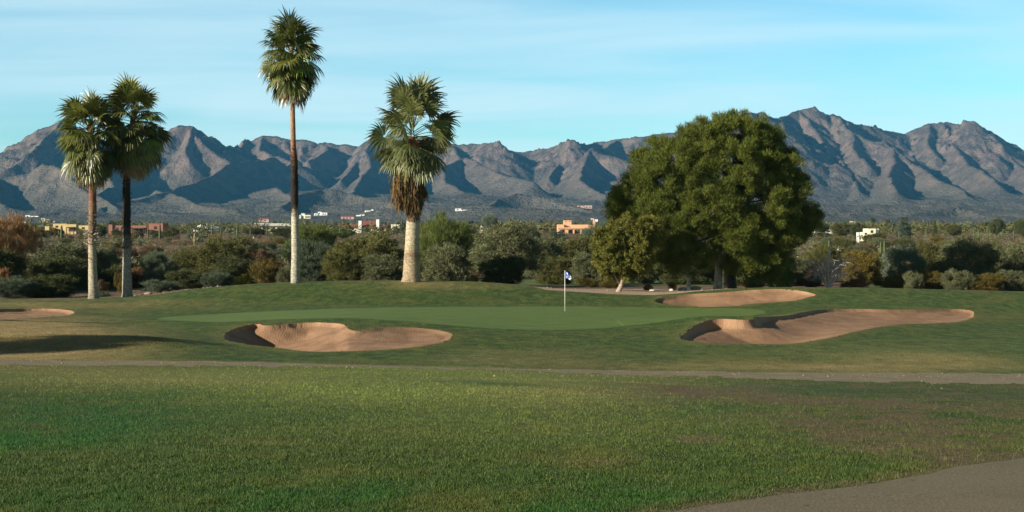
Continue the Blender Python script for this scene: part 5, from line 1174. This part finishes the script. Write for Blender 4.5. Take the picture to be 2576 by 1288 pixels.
# ------------------------------------------------------------------ sign, boulders, stump
Ys = 250.; x, y, z = at_px(2112, Ys); root = empty('road_sign', (x, y, z)); tag(root, 'white rectangular road sign standing in the scrub above the golden bush', 'sign')
s = Ys / F; MB().box(-.04, .04, 0, .06, 0, WZ(627, Ys) - z).build('post', M['darkwood'], root)
MB().box(-.36, .36, -.03, -.003, WZ(638, Ys) - z, WZ(626.5, Ys) - z).build('panel', M['polew'], root)
x, y, z = at_px(2158, 380.); root = empty('utility_box', (x, y, z)); tag(root, 'small white utility box beside the cream-yellow block house', 'utility box')
MB().box(-.32, .32, -.2, .3, -.2, WZ(585.5, 380) - z).build('cabinet', M['polew'], root); MB().box(-.36, .36, -.24, .34, WZ(585.5, 380) - z + .003, WZ(585, 380) - z + .06).build('lid', M['polew'], root)
def rock(rng, r):
    import bmesh
    bm = bmesh.new(); bmesh.ops.create_icosphere(bm, subdivisions=2, radius=1)
    k = rng.normal(0, 1, 3)
    for v_ in bm.verts: c = v_.co; c *= 1 + .22 * math.sin(3 * c.x + k[0]) * math.cos(2.5 * c.y + k[1]) + rng.normal(0, .05); c.x *= r[0]; c.y *= r[1]; c.z *= r[2]
    me = bpy.data.meshes.new('boulder'); bm.to_mesh(me); bm.free(); return me
M['rock_w'] = simple('pale_rock', (.48, .44, .38), .2, 5, .9, .6, bscale=14); M['rock_b'] = simple('brown_rock', (.24, .185, .14), .3, 4, .9, .6, bscale=10)
for px, Y, r, m, lb in [(1732, 94.6, (.16, .15, .2), 'rock_w', 'bright white boulder at the foot of the stump left of the pine trunk'), (1752, 95.0, (.42, .3, .22), 'rock_b', 'low brown boulder right of the white one'), (1716, 95.2, (.3, .25, .18), 'rock_b', 'small brown boulder left of the white one'),
                        (1689, 95.6, (.17, .14, .11), 'rock_w', 'small pale rock left of the boulders under the pine'), (372, 95.5, (.30, .25, .13), 'rock_b', 'brown rock right of the dark palm base'), (1640, 96, (.18, .15, .09), 'rock_w', 'pale rock on the bare dirt left of the pine')]:
    x, y, z = at_px(px, Y); o = add_obj('boulder', rock(rng, r), M[m], None, (x, y, z + r[2] * .4)); tag(o, lb, 'rock', 'boulders under the trees')
x, y, z = at_px(1732, 95.6); root = empty('tree_stump', (x, y, z - .1)); tag(root, 'short pale dead stump behind the white boulder', 'tree stump')
tubes([smooth_path([(0, 0, 0), (.03, 0, .5), (0, 0, 1.0)], [.2, .15, .11], 8), smooth_path([(0, 0, .8), (.3, 0, 1.3)], [.08, .03], 4), smooth_path([(0, 0, .8), (-.3, .1, 1.35)], [.08, .03], 4)], 'trunk', M['bark_pale'], root, 8, 12)
x, y, z = at_px(1262, 93.5); 

# ------------------------------------------------------------------ trees left of the picture whose shadows fall across the dry turf
for k, (px_, Yt, hgt, wd) in enumerate([(360, 43.6, 12.0, 5.6), (250, 42.0, 10.0, 5.2), (310, 59.0, 13.0, 1.9)]):
    tx, ty, tz = at_px(px_, Yt); L_ = hgt * .97 / math.tan(SUN_EL); bx, by = tx - L_ * math.sin(SUN_AZ), ty - L_ * math.cos(SUN_AZ)
    cr, tk, (w0, h0) = proto('tall', 1 + k % 2); r0 = empty('conifer_tree', (bx, by, ground(bx, max(by, 8)) - .1), 0, (wd / w0, wd / w0, hgt / h0)); tag(r0, ['tall pointed conifer beyond the left edge casting a long shadow', 'second conifer beyond the left edge beside the first', 'slender cypress beyond the left edge farther back'][k], 'tree', 'conifers left of the picture')
    for nm, me, m in (('trunk', tk, M['bark']), ('crown', cr, M['pine'])):
        o = bpy.data.objects.new(nm, me); C.objects.link(o); o.parent = r0; o.material_slots[0].link = 'OBJECT'; o.material_slots[0].material = m

# ------------------------------------------------------------------ grass blades, tufts, loose stones
def solve_Y(px, py, it=60):
    Y = np.full(px.shape, 30.0) * 345 / np.maximum(py - HZ, 1)
    for _ in range(it): Y = .6 * Y + .4 * np.clip(F * (ZC - base_z(px, Y)) / (py - HZ), 5, 95)
    return Y
def look(A, px, Y):
    c = np.clip(np.searchsorted(cols, px), 0, len(cols) - 1); r = np.clip(np.searchsorted(rws, Y), 0, len(rws) - 1); return A[r, c]
def blades(name, label, rng, px, Y, hgt, wid, mt, lean=.8):
    x = (px - CX) / F * Y; z = look(ZG, px, Y); n = len(px)
    a = rng.uniform(0, 2 * math.pi, n); b = rng.uniform(0, 2 * math.pi, n)
    D = np.stack([np.cos(a) * lean * hgt * rng.random(n), np.sin(a) * lean * hgt * rng.random(n), hgt], -1)
    Wv = np.stack([np.cos(b) * wid, np.sin(b) * wid * .6, np.zeros(n)], -1) * .5
    P = np.stack([x, Y, z - .004], -1); v, f, t_ = tris(P, D, Wv, rng.normal(0, 1, n))
    me = mesh_np(name, v, f, False); attr(me, 'tone', t_)
    for k, A in ATT.items(): attr(me, k, np.repeat(look(A, px, Y), 3))
    return tag(add_obj(name, me, M[mt]), label, None, None, 'stuff')
t = NT('grass_blades'); f_ = t.math('ADD', t.math('MULTIPLY', t.at('tone'), .24), .48); big = t.noise(.9, 3)
c = t.ramp(f_, [(.15, (.012, .034, .005)), (.55, (.050, .094, .016)), (.95, (.19, .23, .060))])
c = t.mix(t.math('MULTIPLY', t.rng(big, .48, .72), .6), c, (.14, .13, .030))
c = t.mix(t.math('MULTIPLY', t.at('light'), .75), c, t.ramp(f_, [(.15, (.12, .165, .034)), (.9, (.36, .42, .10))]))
c = t.mix(t.math('MULTIPLY', t.at('lush_shade'), .85), c, t.ramp(f_, [(.2, (.004, .055, .008)), (.9, (.038, .170, .026))]))
c = t.mix(t.math('MULTIPLY', t.at('dry'), .95), c, t.ramp(f_, [(.2, (.20, .15, .055)), (.9, (.44, .33, .15))]))
c = t.mix(t.math('MULTIPLY', t.at('bare'), .5), c, (.16, .125, .06))
t.col(c); t.b.inputs['Roughness'].default_value = .6; t.b.inputs['Specular IOR Level'].default_value = .25
tr = t.n('ShaderNodeBsdfTranslucent'); t.l(c, tr.inputs[0]); mx = t.n('ShaderNodeMixShader'); mx.inputs[0].default_value = .3
t.l(t.b.outputs[0], mx.inputs[1]); t.l(tr.outputs[0], mx.inputs[2]); t.l(mx.outputs[0], t.out.inputs[0]); M['blade'] = t.m
rng = np.random.default_rng(3)
N = 900000; px = rng.uniform(-80, 2660, N); py = 915 + 395 * rng.random(N) ** .95; Y = solve_Y(px, py)
bz = look(bare, px, Y); ok = (look(zone, px, Y) == 0) & (Y < 37) & (rng.random(N) > bz * .85)
px, Y = px[ok], Y[ok]; n = len(px); clump = .5 + .9 * np.clip(fbm(((px - CX) / F * Y) / .22, Y / .3, 2, 120) + .4, 0, 1)
blades('grass', 'short green rough grass of the foreground slope', rng, px, Y, rng.uniform(.008, .028, n) * clump * (1 + Y / 40), np.maximum(.0055, .00040 * Y) * rng.uniform(.6, 1.4, n), 'blade')
N = 300000; px = rng.uniform(-80, 2660, N); py = rng.uniform(700, 945, N); Y = solve_Y(px, py); Y = np.where(Y > 36, Y, 36)
ok = (look(zone, px, Y) == 0) & (Y > 36.5) & (Y < 90.3) & (look(gd, px, Y) < -.05); px, Y = px[ok], Y[ok]; n = len(px)
blades('grass', 'mown rough grass around the green and bunkers', rng, px, Y, rng.uniform(.010, .030, n), .00042 * Y * rng.uniform(.6, 1.4, n), 'blade')
pp, YY = [], []
for nm, P, dep, run, dk in BUNK:      # ragged fringe hanging over the bunker lips
    for i in range(len(P)):
        a, b = P[i], P[(i + 1) % len(P)]; m_ = int(np.hypot(*(b - a)) * 130); u = rng.random(m_)
        q = a + (b - a) * u[:, None] + rng.normal(0, .045, (m_, 2)); pp.append(q[:, 0] / q[:, 1] * F + CX); YY.append(q[:, 1])
px, Y = np.concatenate(pp), np.concatenate(YY); ok = look(zone, px, Y) == 0; px, Y = px[ok], Y[ok]; n = len(px)
blades('grass', 'ragged grass fringe along the bunker lips', rng, px, Y, rng.uniform(.03, .09, n), .02 * rng.uniform(.6, 1.4, n), 'blade', 1.2)
def stones(name, label, rng, px, Y, r, mt):
    n = len(px); x = (px - CX) / F * Y; z = look(ZG, px, Y) + r * .2; P = np.stack([x, Y, z], -1)
    base = np.array([(1, 0, 0), (-1, 0, 0), (0, 1, 0), (0, -1, 0), (0, 0, .8), (0, 0, -.8)], float); F6 = np.array([(0, 2, 4), (2, 1, 4), (1, 3, 4), (3, 0, 4), (2, 0, 5), (1, 2, 5), (3, 1, 5), (0, 3, 5)])
    V = P[:, None] + base[None] * (r[:, None] * rng.uniform(.6, 1.3, (n, 6)))[:, :, None] + rng.normal(0, .15, (n, 6, 3)) * r[:, None, None]
    Fc = (np.arange(n) * 6)[:, None, None] + F6[None]; me = mesh_np(name, V.reshape(-1, 3), Fc.reshape(-1, 3), False); tag(add_obj(name, me, M[mt]), label, None, None, 'stuff')
u = rng.random(1500); px = rng.uniform(-60, 2640, 1500); Y = solve_Y(px, np.interp(px, [0, 640, 1288, 1900, 2576], [904, 911, 925, 935.5, 940]) + 2 + np.abs(rng.normal(0, 1, 1500)) * np.interp(px, [0, 2576], [6, 12]))
stones('gravel_stones', 'small loose stones strewn on the gravel strip', rng, px, Y, rng.gamma(2, .0045, 1500) + .004, 'rock_b')
px = rng.uniform(1340, 1800, 500); Y = rng.uniform(89, 100, 500); stones('gravel_stones', 'stones strewn on the bare dirt under the pine', rng, px, Y, rng.gamma(2, .010, 500) + .006, 'rock_b')
px = rng.uniform(340, 560, 600); Y = rng.uniform(92, 99, 600); stones('gravel_stones', 'stones along the back edge of the mound', rng, px, Y, rng.gamma(2, .012, 600) + .01, 'rock_b')

# ------------------------------------------------------------------ haze
hz = NT('air_haze'); hz.t.nodes.remove(hz.b)
pv = hz.n('ShaderNodeVolumePrincipled'); pv.inputs['Color'].default_value = (.13, .55, 1.0, 1); pv.inputs['Density'].default_value = 3.6e-5; pv.inputs['Anisotropy'].default_value = 0.0
hz.l(pv.outputs[0], hz.out.inputs['Volume'])
mb = MB().box(-5200, 5200, -40, 7400, -8, 640)
o = mb.build('haze', hz.m); tag(o, kind='stuff')
